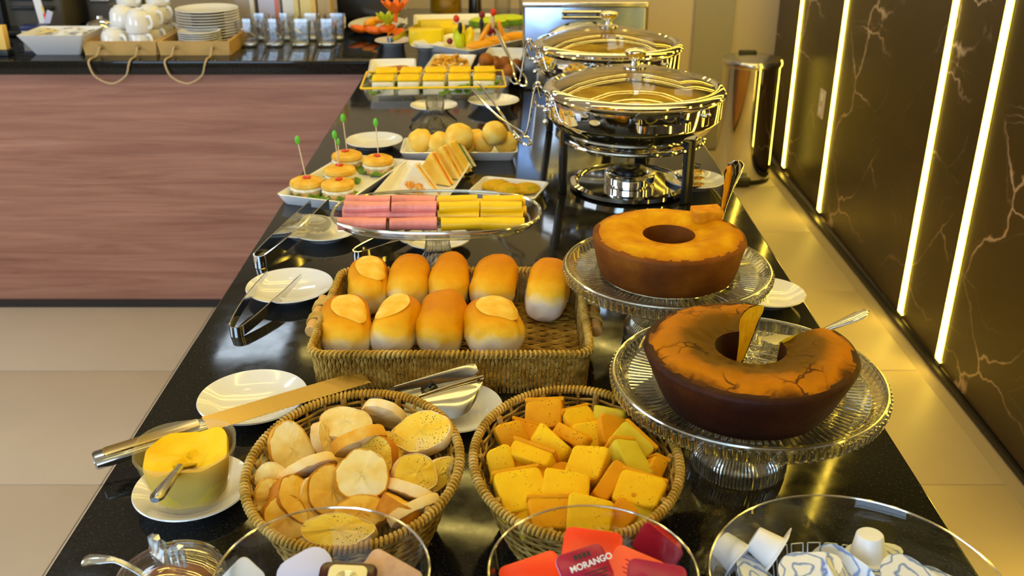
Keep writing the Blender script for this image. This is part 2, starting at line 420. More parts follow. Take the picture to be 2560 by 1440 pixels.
    wv = s.n('ShaderNodeTexNoise'); wv.inputs['Scale'].default_value = 30; s.l(s.tc.outputs['Object'], wv.inputs['Vector'])
    q = s.n('ShaderNodeVectorMath', operation='MULTIPLY_ADD'); s.l(wv.outputs['Color'], q.inputs[0]); q.inputs[1].default_value = (.03, .03, .03); s.l(s.tc.outputs['Object'], q.inputs[2])
    vo = s.n('ShaderNodeTexVoronoi', feature='DISTANCE_TO_EDGE'); vo.inputs['Scale'].default_value = 38; s.l(q.outputs[0], vo.inputs['Vector'])
    cr = s.math('MULTIPLY', s.ramp(vo.outputs['Distance'], [(0, 1.0), (.055, 0.0)]), s.ramp(s.noise(16, 2), [(.50, 0.0), (.58, 1.0)]))
    s.set(col=s.mix(cr, a, srgb(46, 16, 2)), rough=.5, spec=.1)
    s.bump(s.math('SUBTRACT', s.math('MULTIPLY', s.noise(40, 5), .5), cr), .45, .004); M['cake_dark'] = s.m
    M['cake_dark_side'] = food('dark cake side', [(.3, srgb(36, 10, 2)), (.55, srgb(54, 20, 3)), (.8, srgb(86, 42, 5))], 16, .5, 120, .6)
    M['cake_crumb'] = food('yellow cake crumb', [(.3, srgb(226, 165, 6)), (.55, srgb(244, 196, 20)), (.8, srgb(250, 218, 80))], 60, .6, 240, .8)
    M['cake_piece'] = food('broken crust', [(.3, srgb(196, 118, 4)), (.6, srgb(222, 150, 14)), (.8, srgb(236, 180, 50))], 60, .4)
    # creamer foil with blue swirl print
    s = NT('blue swirl foil'); w = s.n('ShaderNodeTexWave', wave_type='RINGS', rings_direction='Z'); w.inputs['Scale'].default_value = 24; w.inputs['Distortion'].default_value = 9; w.inputs['Detail Scale'].default_value = 2
    s.l(s.tc.outputs['Object'], w.inputs['Vector'])
    o = s.xyz(); rr = s.math('SQRT', s.math('ADD', s.math('MULTIPLY', o[0], o[0]), s.math('MULTIPLY', o[1], o[1])))
    c = s.ramp(w.outputs['Fac'], [(.70, srgb(228, 230, 235)), (.86, srgb(185, 198, 226)), (1.0, srgb(110, 135, 195))])
    s.set(col=s.mix(s.ramp(rr, [(.0160, 0.0), (.0170, 1.0), (.0184, 1.0), (.0194, 0.0)]), c, srgb(95, 125, 190)), rough=.3); M['swirl'] = s.m
    # printed pattern on tumblers
mk()

# ================================================================ ROOM
LED_Y[:] = [4.87, 4.20, 3.14, 2.79, 1.73, 1.38, .32]
def wx(y): return 1.3436 + .0112 * y
WR = -math.atan(.0112)
C = .90                                             # counter height
fl = struct(MB().box(5.6, 7.6, .04, (-1.25, 1.7, -.028)).build('floor', M['grout'], angle=0))
tile_me = MB().rbox(1.197, .617, .008, .003, n=1, e=.001).mesh('tile', M['tile'], 20)
for i in range(5):
    for j in range(12):
        y = 2.78 + .31 - .62 * j + .62 * 4
        if -2.0 < y < 5.5: link('tile', tile_me, fl, (.71 - 1.2 * i, y, -.004))
struct(MB().box(5.6, 7.6, .1, (-1.25, 1.7, CEIL + .05)).build('ceiling', M['ceiling'], angle=0))
wb = struct(MB().box(5.6, .1, CEIL, (-1.25, 5.36, CEIL / 2)).build('wall_back', M['wall_beige'], angle=0))
MB().box(.21, .012, CEIL, (1.066, 5.305, CEIL / 2)).build('shaded_wall_strip', M['wall_shade'], wb, angle=0)  # thin grey sheet: colour stands in for a shaded stretch of wall
# left wall and wall behind the camera, each with a window opening
def wall_open(name, axis, at, a0, a1, w0, w1, z0, z1):
    b = MB()
    def bx(p, q, r, s):
        if axis == 'x': b.box(.1, q - p, s - r, (at, (p + q) / 2, (r + s) / 2))
        else: b.box(q - p, .1, s - r, ((p + q) / 2, at, (r + s) / 2))
    bx(a0, w0, 0, CEIL); bx(w1, a1, 0, CEIL); bx(w0, w1, 0, z0); bx(w0, w1, z1, CEIL)
    return struct(b.build(name, M['wall_beige'], angle=0))
wall_open('wall_left', 'x', -4.05, -2.05, 5.3, .0, 2.4, 1.0, 2.5)
wall_open('wall_rear', 'y', -2.05, -4.0, 1.4, -2.55, -.15, 1.0, 2.5)
def window(name, loc, rot, w, h):
    fr = struct(thing(name, '', '', loc, rot)); del fr['label']; del fr['category']
    b = MB(); t = .05
    b.box(w, .06, t, (0, 0, t / 2)); b.box(w, .06, t, (0, 0, h - t / 2)); b.box(t, .06, h, (-w / 2 + t / 2, 0, h / 2)); b.box(t, .06, h, (w / 2 - t / 2, 0, h / 2)); b.box(t * .7, .05, h, (0, 0, h / 2))
    b.build('window_frame', M['white_plastic'], fr, angle=0)
    for s in (-1, 1): MB().box(w / 2 - .06, .006, h - .09, (s * w / 4, 0, h / 2)).build('pane', M['glass'], fr, angle=0)
window('window_1', (-4.05, 1.2, 1.0), PI / 2, 2.4, 1.5)
window('window_2', (-1.35, -2.05, 1.0), 0, 2.4, 1.5)
# marble wall with recessed light lines
wr = struct(MB().box(.1, 7.5, CEIL, (wx(1.65) + .118, 1.65, CEIL / 2)).build('wall_right', M['dark_base'], angle=0)); wr.rotation_euler = (0, 0, 0)
edges = [5.34] + LED_Y + [-2.0]
for k in range(len(edges) - 1):
    y1 = edges[k] - (.022 if k else 0); y0 = edges[k + 1] + (.022 if k < len(edges) - 2 else 0); yc = (y0 + y1) / 2
    MB().box(.022, y1 - y0, CEIL - .022, (0, 0, 0)).build('marble_slab', M['marble'], wr, (wx(yc) + .011, yc, CEIL / 2 + .011), WR, angle=0)
struct(MB().box(.02, 7.3, .014, (wx(1.65) + .006, 1.65, .007)).build('base_shade_strip', M['dark_base'], rot=0, angle=0))  # dark strip painted in for the shading along the wall's foot
ords = ['farthest', 'second farthest', 'third from the far end', 'fourth from the far end', 'third from the camera end', 'second from the camera end', 'nearest']
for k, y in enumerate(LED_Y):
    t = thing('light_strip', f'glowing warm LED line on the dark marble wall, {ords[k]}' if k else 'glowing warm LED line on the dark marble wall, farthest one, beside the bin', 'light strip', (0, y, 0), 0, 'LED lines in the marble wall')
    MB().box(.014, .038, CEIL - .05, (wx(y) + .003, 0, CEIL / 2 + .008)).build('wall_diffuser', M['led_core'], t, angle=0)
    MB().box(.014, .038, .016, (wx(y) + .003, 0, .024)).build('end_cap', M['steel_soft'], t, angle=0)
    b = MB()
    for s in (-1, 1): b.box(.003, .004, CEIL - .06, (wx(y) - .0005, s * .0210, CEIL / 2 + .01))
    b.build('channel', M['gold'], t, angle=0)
    MB().box(2.6, .030, .008, (wx(y) - 1.3, 0, CEIL - .005)).build('ceiling_diffuser', M['led_ceiling'], t, angle=0)
def ceil_panel(x, y, s, lab):
    t = thing('ceiling_light', lab, 'ceiling light', (x, y, CEIL))
    MB().box(s + .03, s + .03, .012, (0, 0, -.006)).build('frame', M['white_plastic'], t, angle=0)
    MB().box(s, s, .006, (0, 0, -.014)).build('diffuser', M['panel_light'], t, angle=0)
ceil_panel(-1.55, 4.35, .42, 'square cool white ceiling panel above the coffee counter')
ceil_panel(-1.9, 2.2, .42, 'added unseen cool white ceiling panel for general light above the empty floor on the left')  # extra panel out of view, added for general lighting
def downlight(x, y, lab):
    t = thing('downlight', lab, 'ceiling light', (x, y, CEIL))
    MB().lathe([(.0, -.001), (.05, -.001), (.06, -.012), (.045, -.014), (.040, -.006), (0, -.006)], 24).build('ring', M['white_plastic'], t)
    MB().lathe([(0, -.008), (.038, -.008), (.038, -.012), (0, -.012)], 20).build('lamp', M['downlight'], t)
downlight(-.62, 2.3, 'small round downlight over the left edge of the buffet')
downlight(.42, 3.1, 'small round downlight over the warming dishes')
downlight(-.62, .9, 'small round downlight over the bread baskets')

# ---------------------------------------------------------------- counters
t = thing('buffet_counter', 'long buffet counter with glossy black granite top carrying all the food', 'counter', (0, 0, 0))
MB().rbox(.912, 4.15, .045, .004, (0, 2.30, C - .0225), n=2, e=.003).build('worktop', M['granite'], t)
MB().box(.74, 4.0, .82, (0, 2.30, .445)).build('cabinet_base', M['laminate'], t, angle=0)
MB().box(.70, 3.95, .07, (0, 2.30, .036)).build('plinth', M['dark_base'], t, angle=0)
t = thing('coffee_counter', 'side counter with black granite top and reddish wood front on the left', 'counter', (0, 0, 0))
MB().rbox(2.75, 1.12, .045, .004, (-1.834, 3.80, C - .0225), n=2, e=.003).build('worktop', M['granite'], t)
MB().box(2.74, .02, .83, (-1.834, 3.275, .44)).build('front_panel', M['laminate'], t, angle=0)
MB().box(2.70, 1.0, .815, (-1.834, 3.79, .4475)).build('cabinet_base', M['dark_base'], t, angle=0)
MB().box(2.74, .03, .028, (-1.834, 3.268, .014)).build('plinth', M['dark_base'], t, angle=0)

# ---------------------------------------------------------------- trash bin, socket
t = thing('trash_bin', 'tall shiny steel pedal bin standing at the end of the marble wall', 'bin', (1.165, 4.80, 0))
MB().lathe([(0, .004), (.136, .004), (.138, .03), (.138, .57), (0, .57)], 64).build('body', M['steel'], t)
MB().lathe([(0, .0), (.142, .0), (.142, .022), (.138, .024), (0, .024)], 48).build('base_ring', M['black_plastic'], t)
MB().lathe([(0, .57), (.143, .57), (.146, .578), (.146, .590), (.140, .602), (.10, .611), (0, .615)], 64).build('lid', M['steel_soft'], t)
MB().rbox(.09, .03, .02, .008, (-.01, .06, .618)).build('lid_grip', M['black_plastic'], t)
MB().rbox(.10, .06, .045, .012, (-.04, -.155, .028)).build('pedal', M['black_plastic'], t)
t = thing('wall_socket', 'pale rectangular switch plate fixed on the dark marble between two light lines', 'socket', (wx(4.36) - .001, 4.36, .485), WR)
MB().rbox(.010, .075, .125, .002, n=1, e=.002).build('plate', M['switch'], t)
for z in (-.03, .03): MB().rbox(.006, .028, .030, .002, (-.007, 0, z), n=1, e=.001).build('outlet', M['white_plastic'], t)

# ================================================================ DISHWARE HELPERS
def plate_prof(r, h=.016): return [(0, .001), (r * .52, .001), (r * .56, 0), (r * .60, .002), (r * .80, h * .55), (r * .97, h * .95), (r, h), (r * .985, h + .0015), (r * .93, h), (r * .74, h * .62), (r * .58, .005), (0, .0045)]
plate_cache = {}
def plate(name, x, y, r, label, group=None, z=C, h=.016):
    k = (round(r, 4), h)
    if k not in plate_cache: plate_cache[k] = MB().lathe(plate_prof(r, h), 64).mesh('plate', M['porcelain'])
    return tag(link(name, plate_cache[k], None, (x, y, z)), label, 'plate', group)
def rect_dish(name, c, w, d, h, rot, label, cat='dish', flare=.012, r=.012, wall=.004, mat='porcelain', z=C, lip=True):
    b = MB(); f = flare
    b.loft([rrect(w - 2 * f, d - 2 * f, r * .6, 0), rrect(w - 2 * f + .004, d - 2 * f + .004, r * .7, .002), rrect(w, d, r, h - .001), rrect(w + .001, d + .001, r, h), rrect(w - .006, d - .006, r, h + .0008),
            rrect(w - 2 * wall - .004, d - 2 * wall - .004, r * .8, h - .002), rrect(w - 2 * f - wall, d - 2 * f - wall, r * .6, .0065), rrect(w - 2 * f - .02, d - 2 * f - .02, r * .5, .005)])
    return tag(b.build(name, M[mat], None, (c[0], c[1], z), rot), label, cat)

# ================================================================ PLATES AND TONGS
plate('side_plate', -.326, 1.070, .0685, 'round white plate under the bread knife blade, left of the rectangular bread tray', 'side plates')
plate('side_plate', -.346, .881, .0625, 'round white saucer under the butter tub', 'side plates')
plate('side_plate', -.350, 1.412, .0680, 'round white plate under the short steel tongs beside the tray handle', 'side plates')
plate('side_plate', -.072, 1.046, .0610, 'round white plate holding the wide serving tongs behind the bread baskets', 'side plates')
plate('side_plate', -.337, 1.660, .0600, 'round white plate holding the clear scoop beside the long tongs', 'side plates')
plate('side_plate', -.132, 1.618, .0590, 'round white plate behind the stem of the ham and cheese stand', 'side plates')
plate('side_plate', -.323, 2.245, .0670, 'empty round white plate left of the cheese bread dish', 'side plates')
plate('side_plate', .398, 1.385, .0560, 'round white plate half hidden by the back cake stand at the right counter edge', 'side plates')
plate('side_plate', -.208, 2.585, .0630, 'round white plate behind the stem of the cream square stand', 'side plates')
plate('side_plate', .380, 1.950, .0620, 'round white plate with small gold server beside the warming dish leg', 'side plates')
plate('side_plate', -.050, 2.640, .0700, 'round white plate partly under the right end of the cream square stand', 'side plates')
plate('side_plate', -.420, 3.530, .0660, 'round white plate under the tongs beside the papaya platter', 'side plates')
plate('side_plate', -.290, 3.440, .0600, 'round white plate in front of the fruit platters, with a blade across it', 'side plates')

def tongs(name, tip_a, tip_b, bend, w, label, mat='steel', h=.014, tip_w=None):
    """sprung tongs: two flat arms that join in a bend; points are world positions"""
    B = Vector(bend); t = thing(name, label, 'tongs', B)
    for i, tip in enumerate((tip_a, tip_b)):
        q = Vector(tip) - B; d = q.normalized(); sd = Vector((-d.y, d.x, 0)).normalized() * (1 if i == 0 else -1)
        tw = tip_w or w
        pts = [sd * .010 + d * .004, sd * .011 + q * .25, sd * .008 + q * .6, q]
        path = bez(pts, 6); n = len(path); b = MB(); rings = []
        for k, p in enumerate(path):
            s = k / (n - 1); hh = (h + (tw - h) * max(0, (s - .55) / .45)) / 2
            rings.append([p + sd * .001 + Vector((0, 0, hh)), p + sd * .001 - Vector((0, 0, hh)), p - sd * .001 - Vector((0, 0, hh)), p - sd * .001 + Vector((0, 0, hh))])
        b.loft(rings); b.build('arm', M[mat], t, angle=30)
    d = ((Vector(tip_a) + Vector(tip_b)) / 2 - B).normalized(); sd = Vector((-d.y, d.x, 0)).normalized()
    b = MB(); rings = []
    for k in range(11):
        a = PI / 2 + PI * k / 10; p = d * .004 + sd * math.sin(a) * .010 + d * math.cos(a) * .010; nn = (sd * math.sin(a) + d * math.cos(a)) * .001
        rings.append([p + nn + Vector((0, 0, h / 2)), p + nn - Vector((0, 0, h / 2)), p - nn - Vector((0, 0, h / 2)), p - nn + Vector((0, 0, h / 2))])
    b.loft(rings); b.build('spring_bend', M[mat], t, angle=30)
    return t
tongs('tongs', (-0.388, 1.428, 0.9300), (-0.334, 1.425, 0.9260), (-0.399, 1.269, 0.9085), .006, 'short steel tongs leaning on the white plate beside the bread tray', h=.016)
tongs('tongs', (-0.369, 1.704, 0.9400), (-0.340, 1.726, 0.9360), (-0.424, 1.519, 0.9125), .012, 'long steel tongs with broad tips lying left of the ham and cheese stand', 'steel', h=.022, tip_w=.030)
tongs('tongs', (-0.192, 1.632, 0.9220), (-0.165, 1.605, 0.9220), (-0.262, 1.540, 0.9125), .006, 'steel tongs with their tips on the plate behind the ham stand stem', h=.022)
tongs('tongs', (-0.384, 3.685, 0.9600), (-0.336, 3.592, 0.9580), (-0.425, 3.472, 0.9260), .010, 'steel tongs standing on the plate in front of the papaya platter', h=.018, tip_w=.02)
# wide serving tongs: spoon blade below, slotted blade above
t = thing('serving_tongs', 'wide steel bread tongs with rounded blades lying on a white plate between baskets and tray', 'tongs', (-0.098, 1.033, 0.9160))
O_ = Vector((-0.098, 1.033, 0.9160))
def blade(nm, e0, e1, f0, f1, sag, mat, end):
    """curved sheet between two long edges, with a rounded far end"""
    e0, e1, f0, f1 = [Vector(v) - O_ for v in (e0, e1, f0, f1)]; b = MB(); rings = []; n = 10
    nrm = (e1 - e0).cross(f0 - e0).normalized()
    for i in range(19):
        u = i / 18; top = e0.lerp(e1, u); bot = f0.lerp(f1, u); k = 0 if u < 1 - end else ((u - 1 + end) / end)
        sh = 1 - math.sqrt(max(0, 1 - k * k)) if k > 0 else 0
        a_, b_ = top.lerp(bot, sh * .12), bot.lerp(top, sh * .75); up = []; lo = []
        for j in range(n + 1):
            v = j / n; p = a_.lerp(b_, v) - nrm * sag * math.sin(PI * v); up.append(p + nrm * .0006); lo.append(p - nrm * .0006)
        rings.append(up + lo[::-1])
    return b.loft(rings).build(nm, M[mat], t, angle=50)
blade('upper_blade', (-0.143, 1.036, 0.9500), (-0.046, 1.079, 0.9600), (-0.146, 1.051, 0.9280), (-0.040, 1.072, 0.9400), .008, 'steel_soft', .22)
blade('lower_blade', (-0.112, 1.037, 0.9360), (-0.037, 1.071, 0.9440), (-0.105, 1.016, 0.9165), (-0.041, 1.017, 0.9165), .006, 'steel_soft', .55)
MB().tube([Vector(q) - O_ for q in ((-0.114, 1.035, 0.9360), (-0.076, 1.052, 0.9410), (-0.036, 1.069, 0.9450))], .0028, 8).build('rolled_edge', M['steel'], t)
MB().tube([Vector(q) - O_ for q in ((-0.107, 1.042, 0.9360), (-0.096, 1.054, 0.9400), (-0.102, 1.051, 0.9460))], .006, 8).build('joint', M['dark_metal'], t)
MB().tube([Vector(q) - O_ for q in ((-0.143, 1.049, 0.9360), (-0.163, 1.047, 0.9300), (-0.175, 1.048, 0.9240))], lambda q: .006 - .002 * q, 8).build('handle', M['dark_metal'], t)
# bread knife
A, B_, D_ = Vector((-0.466, 0.918, 0.9240)), Vector((-0.356, 0.975, 0.9340)), Vector((-0.186, 1.095, 0.9300))
t = thing('bread_knife', 'long bread knife with reflections painted gold, handle over the counter edge, blade across a plate', 'knife', A)
u = (B_ - A); L = u.length; ux = u.normalized(); ang = math.atan2(ux.y, ux.x); pit = -math.asin(ux.z)
b = MB(); rings = []
for s, w, hh in ((0, .012, .009), (.02, .0155, .0105), (.3, .0145, .0105), (.7, .0125, .009), (.97, .0115, .0075), (1, .010, .006)):
    rings.append([(s * L, math.cos(q * PI / 8) * w, math.sin(q * PI / 8) * hh * (1 if math.sin(q * PI / 8) < 0 else .6)) for q in range(16)])
b.loft(rings).build('handle', M['dark_knife'], t, (0, 0, 0), (0, pit, ang), angle=50)
MB().rbox(L * .86, .017, .0015, .004, (L * .52, 0, .0066)).build('handle_inlay', M['gold'], t, (0, 0, 0), (0, pit, ang))
v = D_ - B_; L2 = v.length; a2 = math.atan2(v.y, v.x); p2 = -math.asin(v.normalized().z)
b = MB(); top = []; n = 60
for k in range(n + 1):
    s = k / n; x = s * L2; hi = .0135 * (1 if s < .86 else math.cos((s - .86) / .14 * PI / 2) ** .6 if s < 1 else .0); lo = -.0125 + (.0011 if k % 2 else 0)
    lo = min(lo, hi - .001)
    top.append((x, hi, lo))
b.loft([[(x, hi, .0012), (x, lo, .0002), (x, lo, -.0002), (x, hi, -.0012)] for x, hi, lo in top])
b.build('blade', M['gold'], t, B_ - A, (math.radians(14), p2, a2), angle=30)  # steel blade in gold metal: warm reflections put into its colour

# ================================================================ BASKETS
def oval_basket(c, rx, ry, hgt, label, rot=0):
    t = thing('bread_basket', label, 'basket', (c[0], c[1], C), rot)
    def R(z):                                    # wall radius factor with height (0..1)
        s = z / hgt; return .66 + .34 * s ** .75
    ns = 30
    for k in range(ns):
        a = 2 * PI * k / ns
        path = [(math.cos(a) * (rx - .005) * R(z), math.sin(a) * (ry - .005) * R(z), z) for z in [hgt * q / 6 for q in range(7)]]
        path[0] = (path[0][0], path[0][1], .003)
        MB().tube(path, .0017, 6).build('stake', M['wicker_dark'], t)
        if k % 3 == 0: MB().tube([(p[0] * .985, p[1] * .985, p[2]) for p in path[3:]], lambda s, k=k: .0030 + .0006 * math.sin(s * 40), 6).build('binding', M['wicker'], t)
    b = MB(); rows = 17
    for i in range(rows):
        z = .005 + (hgt - .012) * i / (rows - 1); f = R(z); pts = []; m = ns * 4
        for k in range(m):
            a = 2 * PI * k / m; w = .0016 * math.cos(a * ns / 2 + (PI if i % 2 else 0))
            pts.append((math.cos(a) * (rx * f - .004 + w), math.sin(a) * (ry * f - .004 + w), z + .0006 * math.sin(5 * a + i)))
        b.tube(pts, .00150, 5, closed=True)
    o = b.build('weave', M['wicker'], t); o['kind'] = 'stuff'
    # bottom of flat radial strands
    b = MB()
    for i in range(12):
        f = .66 * (i + .6) / 12.2; b.tube([(math.cos(2 * PI * k / 48) * rx * f, math.sin(2 * PI * k / 48) * ry * f, .004 + .0005 * math.cos(k * 12)) for k in range(48)], .0034, 5, closed=True)
    o = b.build('bottom', M['wicker_dark'], t); o['kind'] = 'stuff'
    # rim: core plus a cane wound round it
    b = MB(); n = 96
    b.tube([(math.cos(2 * PI * k / n) * rx, math.sin(2 * PI * k / n) * ry, hgt) for k in range(n)], .0032, 8, closed=True)
    b.build('rim_core', M['wicker_dark'], t)
    b = MB(); turns = 150; m = turns * 8; pts = []
    for k in range(m):
        a = 2 * PI * k / m; q = turns * a
        rr = .0037 * math.cos(q)
        pts.append((math.cos(a) * (rx + rr), math.sin(a) * (ry + rr), hgt + .0037 * math.sin(q)))
    b.tube(pts, .0017, 5, closed=True).build('rim_winding', M['rim_cane'], t)
    return t
B1 = (-.155, .812); B2 = (.0635, .824); BH = .094
oval_basket(B1, .1035, .133, BH, 'oval wicker basket on the left, filled with round toasted bread slices')
oval_basket(B2, .1020, .130, BH, 'oval wicker basket in the centre, filled with yellow toasted bread chunks')
# rectangular wicker tray
t = thing('wicker_tray', 'rectangular woven tray with two wooden dowel handles, holding the bread rolls', 'basket', (-.079, 1.238, C))
TW, TD, TH = .362, .272, .058
def per(n, w, d, r):
    ring = rrect(w, d, r, 0, 6); ln = []; tot = 0
    for i in range(len(ring)):
        a = Vector(ring[i]); b = Vector(ring[(i + 1) % len(ring)]); ln.append((a, b, (b - a).length)); tot += (b - a).length
    o = []; i = 0; acc = 0
    for k in range(n):
        s = tot * k / n
        while s > acc + ln[i][2]: acc += ln[i][2]; i += 1
        o.append(ln[i][0].lerp(ln[i][1], (s - acc) / ln[i][2]))
    return o
b = MB(); ncol = 232
for k, p in enumerate(per(ncol, TW - .004, TD - .004, .022)):
    ph = k % 2
    path = [(p.x * (1 - .02 * (1 - z / TH)), p.y * (1 - .02 * (1 - z / TH)), z) for z in [TH * q / 12 for q in range(13)]]
    b.tube(path, lambda s, ph=ph: .0021 + .0010 * math.sin(s * 24 + ph * PI), 6)
o = b.build('side_weave', M['wicker'], t); o['kind'] = 'stuff'
b = MB()
for i in range(30):
    y = -TD / 2 + .012 + (TD - .024) * i / 29
    b.tube([(x, y, .0055 + .0014 * math.cos(x * PI / .0175 + (PI if i % 2 else 0))) for x in [-TW / 2 + .008 + (TW - .016) * q / 80 for q in range(81)]], .0042, 6, flat=.62)
o = b.build('floor_weave', M['wicker_dark'], t); o['kind'] = 'stuff'
for i in range(20):
    x = -TW / 2 + .0185 + .0175 * i
    MB().tube([(x, y, .0042) for y in (-TD / 2 + .008, 0, TD / 2 - .008)], .0026, 6).build('rib', M['wicker_dark'], t)
n = 200; rr = per(n, TW - .002, TD - .002, .022); MB().tube([(p.x, p.y, TH) for p in rr], .0040, 8, closed=True).build('rim_core', M['wicker_dark'], t)
m = 1500; rr = per(m, TW - .002, TD - .002, .022); pts = []
for k in range(m):
    q = 2 * PI * k / 7.5; a = rr[k]; d = Vector((a.x / TW, a.y / TD, 0)).normalized(); pts.append(a + d * .0046 * math.cos(q) + Vector((0, 0, TH + .0046 * math.sin(q))))
MB().tube(pts, .0019, 5, closed=True).build('rim_winding', M['rim_cane'], t)
for s in (-1, 1):
    d = MB().tube([(0, -.052, 0), (0, -.050, 0), (0, .050, 0), (0, .052, 0)], lambda q: .0085 if .02 < q < .98 else .0075, 16).build('handle_dowel', M['bamboo'], t, (s * (TW / 2 + .012), .0, TH - .010))
    for y in (-.020, .022):
        b = MB()
        for w in range(4): b.tube([(math.cos(a) * .0122 - s * .003, y + w * .0042 - .006, math.sin(a) * .0108) for a in [2 * PI * q / 20 for q in range(20)]], .0022, 6, closed=True)
        b.build('handle_binding', M['rim_cane'], d)
# ---------------------------------------------------------------- rolls
def roll_surf(s, a, L, W, Hh, seed, f=1.0):
    e = max(.03, (1 - min(1, abs(s)) ** 3.4) ** .46); ca, sa = math.cos(a), math.sin(a)
    x = W / 2 * e * math.copysign(abs(ca) ** .72, ca); z = Hh * .5 * (.25 + .75 * e) * math.copysign(abs(sa) ** .8, sa) * (1 if e > .05 else .1)
    if z < 0: z *= .78
    w = f * (1 + .11 * mnoise.noise(Vector((ca * 1.1 + seed * 5, s * 1.5, sa * 1.1))) + .035 * mnoise.noise(Vector((ca * 3, s * 5 + seed, sa * 3))))
    return (x * w, s * L / 2 * (1 + .03 * mnoise.noise(Vector((ca, sa, seed * 2.2)))), z * w)
def roll_mesh(L, W, Hh, seed, score):
    b = MB(); n = 36; m = 30
    def f(s, a):
        if not score or math.sin(a) < .1: return 1
        return 1 - .13 * math.exp(-((a - PI / 2 + score * (.55 - .9 * s)) / .26) ** 2) * max(0, 1 - s * s)
    b.loft([[roll_surf(-1 + 2 * i / m, 2 * PI * k / n, L, W, Hh, seed, f(-1 + 2 * i / m, 2 * PI * k / n)) for k in range(n)] for i in range(m + 1)])
    return b.mesh('crust', M['roll'], 60)
def flap(L, W, Hh, side, seed):
    """leaf shaped ear lifted along the baker's cut, following the roll's surface"""
    b = MB(); rings = []; n = 8
    for i in range(17):
        u = i / 16; s = -.42 + 1.22 * u; e = math.sin(PI * min(1, u * 1.0)) ** .6 * .62 + .02; mid = PI / 2 - side * (.42 - .35 * u)
        up = []; lo = []
        for j in range(n + 1):
            v = -1 + 2 * j / n; a = mid + side * v * e
            up.append(roll_surf(s, a, L, W, Hh, seed, 1.025 + .05 * max(0, v) ** 2 * math.sin(PI * u) + .012 * mnoise.noise(Vector((u * 6, v * 3, seed)))))
            lo.append(roll_surf(s, a, L, W, Hh, seed, .95))
        rings.append(up + lo[::-1])
    return b.loft(rings).mesh('score_flap', M['roll_score'], 50)
RZ = C + .0095
rolls = [  # x, y, length, width, height, yaw, pitch, score, label
    (*(-0.227, 1.195, 0.9360)[:2], .108, .070, .060, 8, -24, 1, 'scored bread roll with a torn ear, front left corner of the tray'),
    (*(-0.159, 1.200, 0.9360)[:2], .104, .062, .060, -12, -22, -1, 'twisted pale bread roll with open seam, second in the front row of the tray'),
    (*(-0.096, 1.207, 0.9360)[:2], .108, .066, .066, -6, -26, 0, 'smooth golden roll with a dark nick, third in the front row of the tray'),
    (*(-0.026, 1.195, 0.9360)[:2], .100, .080, .060, 14, -20, 1, 'broad pale roll with a wide rough score, right end of the front row'),
    (*(-0.216, 1.335, 0.9360)[:2], .106, .062, .060, 4, -26, 1, 'scored roll with white folded end, back left corner of the tray'),
    (*(-0.155, 1.342, 0.9360)[:2], .106, .062, .064, -3, -28, 0, 'smooth dark golden roll, second in the back row of the tray'),
    (*(-0.094, 1.345, 0.9360)[:2], .106, .060, .064, -4, -28, 0, 'smooth dark golden roll, third in the back row of the tray'),
    (*(-0.027, 1.342, 0.9360)[:2], .106, .068, .062, -10, -26, 0, 'golden roll with ragged right side, fourth in the back row of the tray'),
    (*(0.053, 1.321, 0.9360)[:2], .112, .064, .060, -8, -30, 0, 'lone roll with large floury end at the right of the tray'),
]
for i, (x, y, L, W, Hh, yaw, pitch, sc, lab) in enumerate(rolls):
    t = thing('bread_roll', lab, 'bread roll', (x, y + .012, RZ + .034), rad(-pitch * .62, 0, yaw), 'rolls in the wicker tray')
    link('crust', roll_mesh(L, W, Hh, i, sc), t)
    if sc: link('score_flap', flap(L, W, Hh, sc, i), t)
# ---------------------------------------------------------------- toasted slices
def slice_mesh(rx, ry, th, seed, inset=.0016):
    """crumb disc, slightly inset, and the crust band round it"""
    n = 30
    def out(k, f):
        a = 2 * PI * k / n; r = 1 + .14 * mnoise.noise(Vector((math.cos(a) * 1.2, math.sin(a) * 1.2, seed * 3.7))) + .035 * mnoise.noise(Vector((math.cos(a) * 4, math.sin(a) * 4, seed * 1.7)))
        return math.cos(a) * rx * r * f, math.sin(a) * ry * r * f
    cr = MB(); rg = []
    for f, z in ((.05, th * .54), (.45, th * .52), (.85, th * .50), (.955, th * .47), (.955, -th * .47), (.85, -th * .5), (.05, -th * .52)):
        rg.append([(*out(k, f), z + .0022 * mnoise.noise(Vector((k * .9, f * 7, seed)))) for k in range(n)])
    cr.loft(rg)
    bd = MB(); prof = [(.93, th * .47), (.98, th * .50), (1.0, th * .38), (1.005, 0), (1.0, -th * .38), (.98, -th * .5), (.93, -th * .47)]
    bd.loft([[(*out(k, f), z) for k in range(n)] for f, z in prof], loop=True)
    return cr, bd
def inside(pos, B, rx, ry, size=.032):
    """keep a piece's centre within the sloping basket wall at its height"""
    u, v = (pos[0] - B[0]) / rx, (pos[1] - B[1]) / ry; z = max(0, min(1, (pos[2] - C) / BH)); lim = .66 + .34 * z ** .75 - max(.72 * size / .11, 0 if pos[2] - C > .075 else .29); q = math.hypot(u, v)
    k = min(1, lim / q) if q > 1e-6 else 1
    return (B[0] + u * k * rx, B[1] + v * k * ry, pos[2])
def toast_slice(pos, rx, ry, th, rot, crumb, crust, label, seed):
    t = thing('toast_slice', label, 'toast slice', inside(pos, B1, .1035, .133), rad(*rot), 'toasted slices in the left basket')
    cr, bd = slice_mesh(rx, ry, th, seed)
    cr.build('crumb', M[crumb], t, angle=50); bd.build('crust', M[crust], t, angle=50)
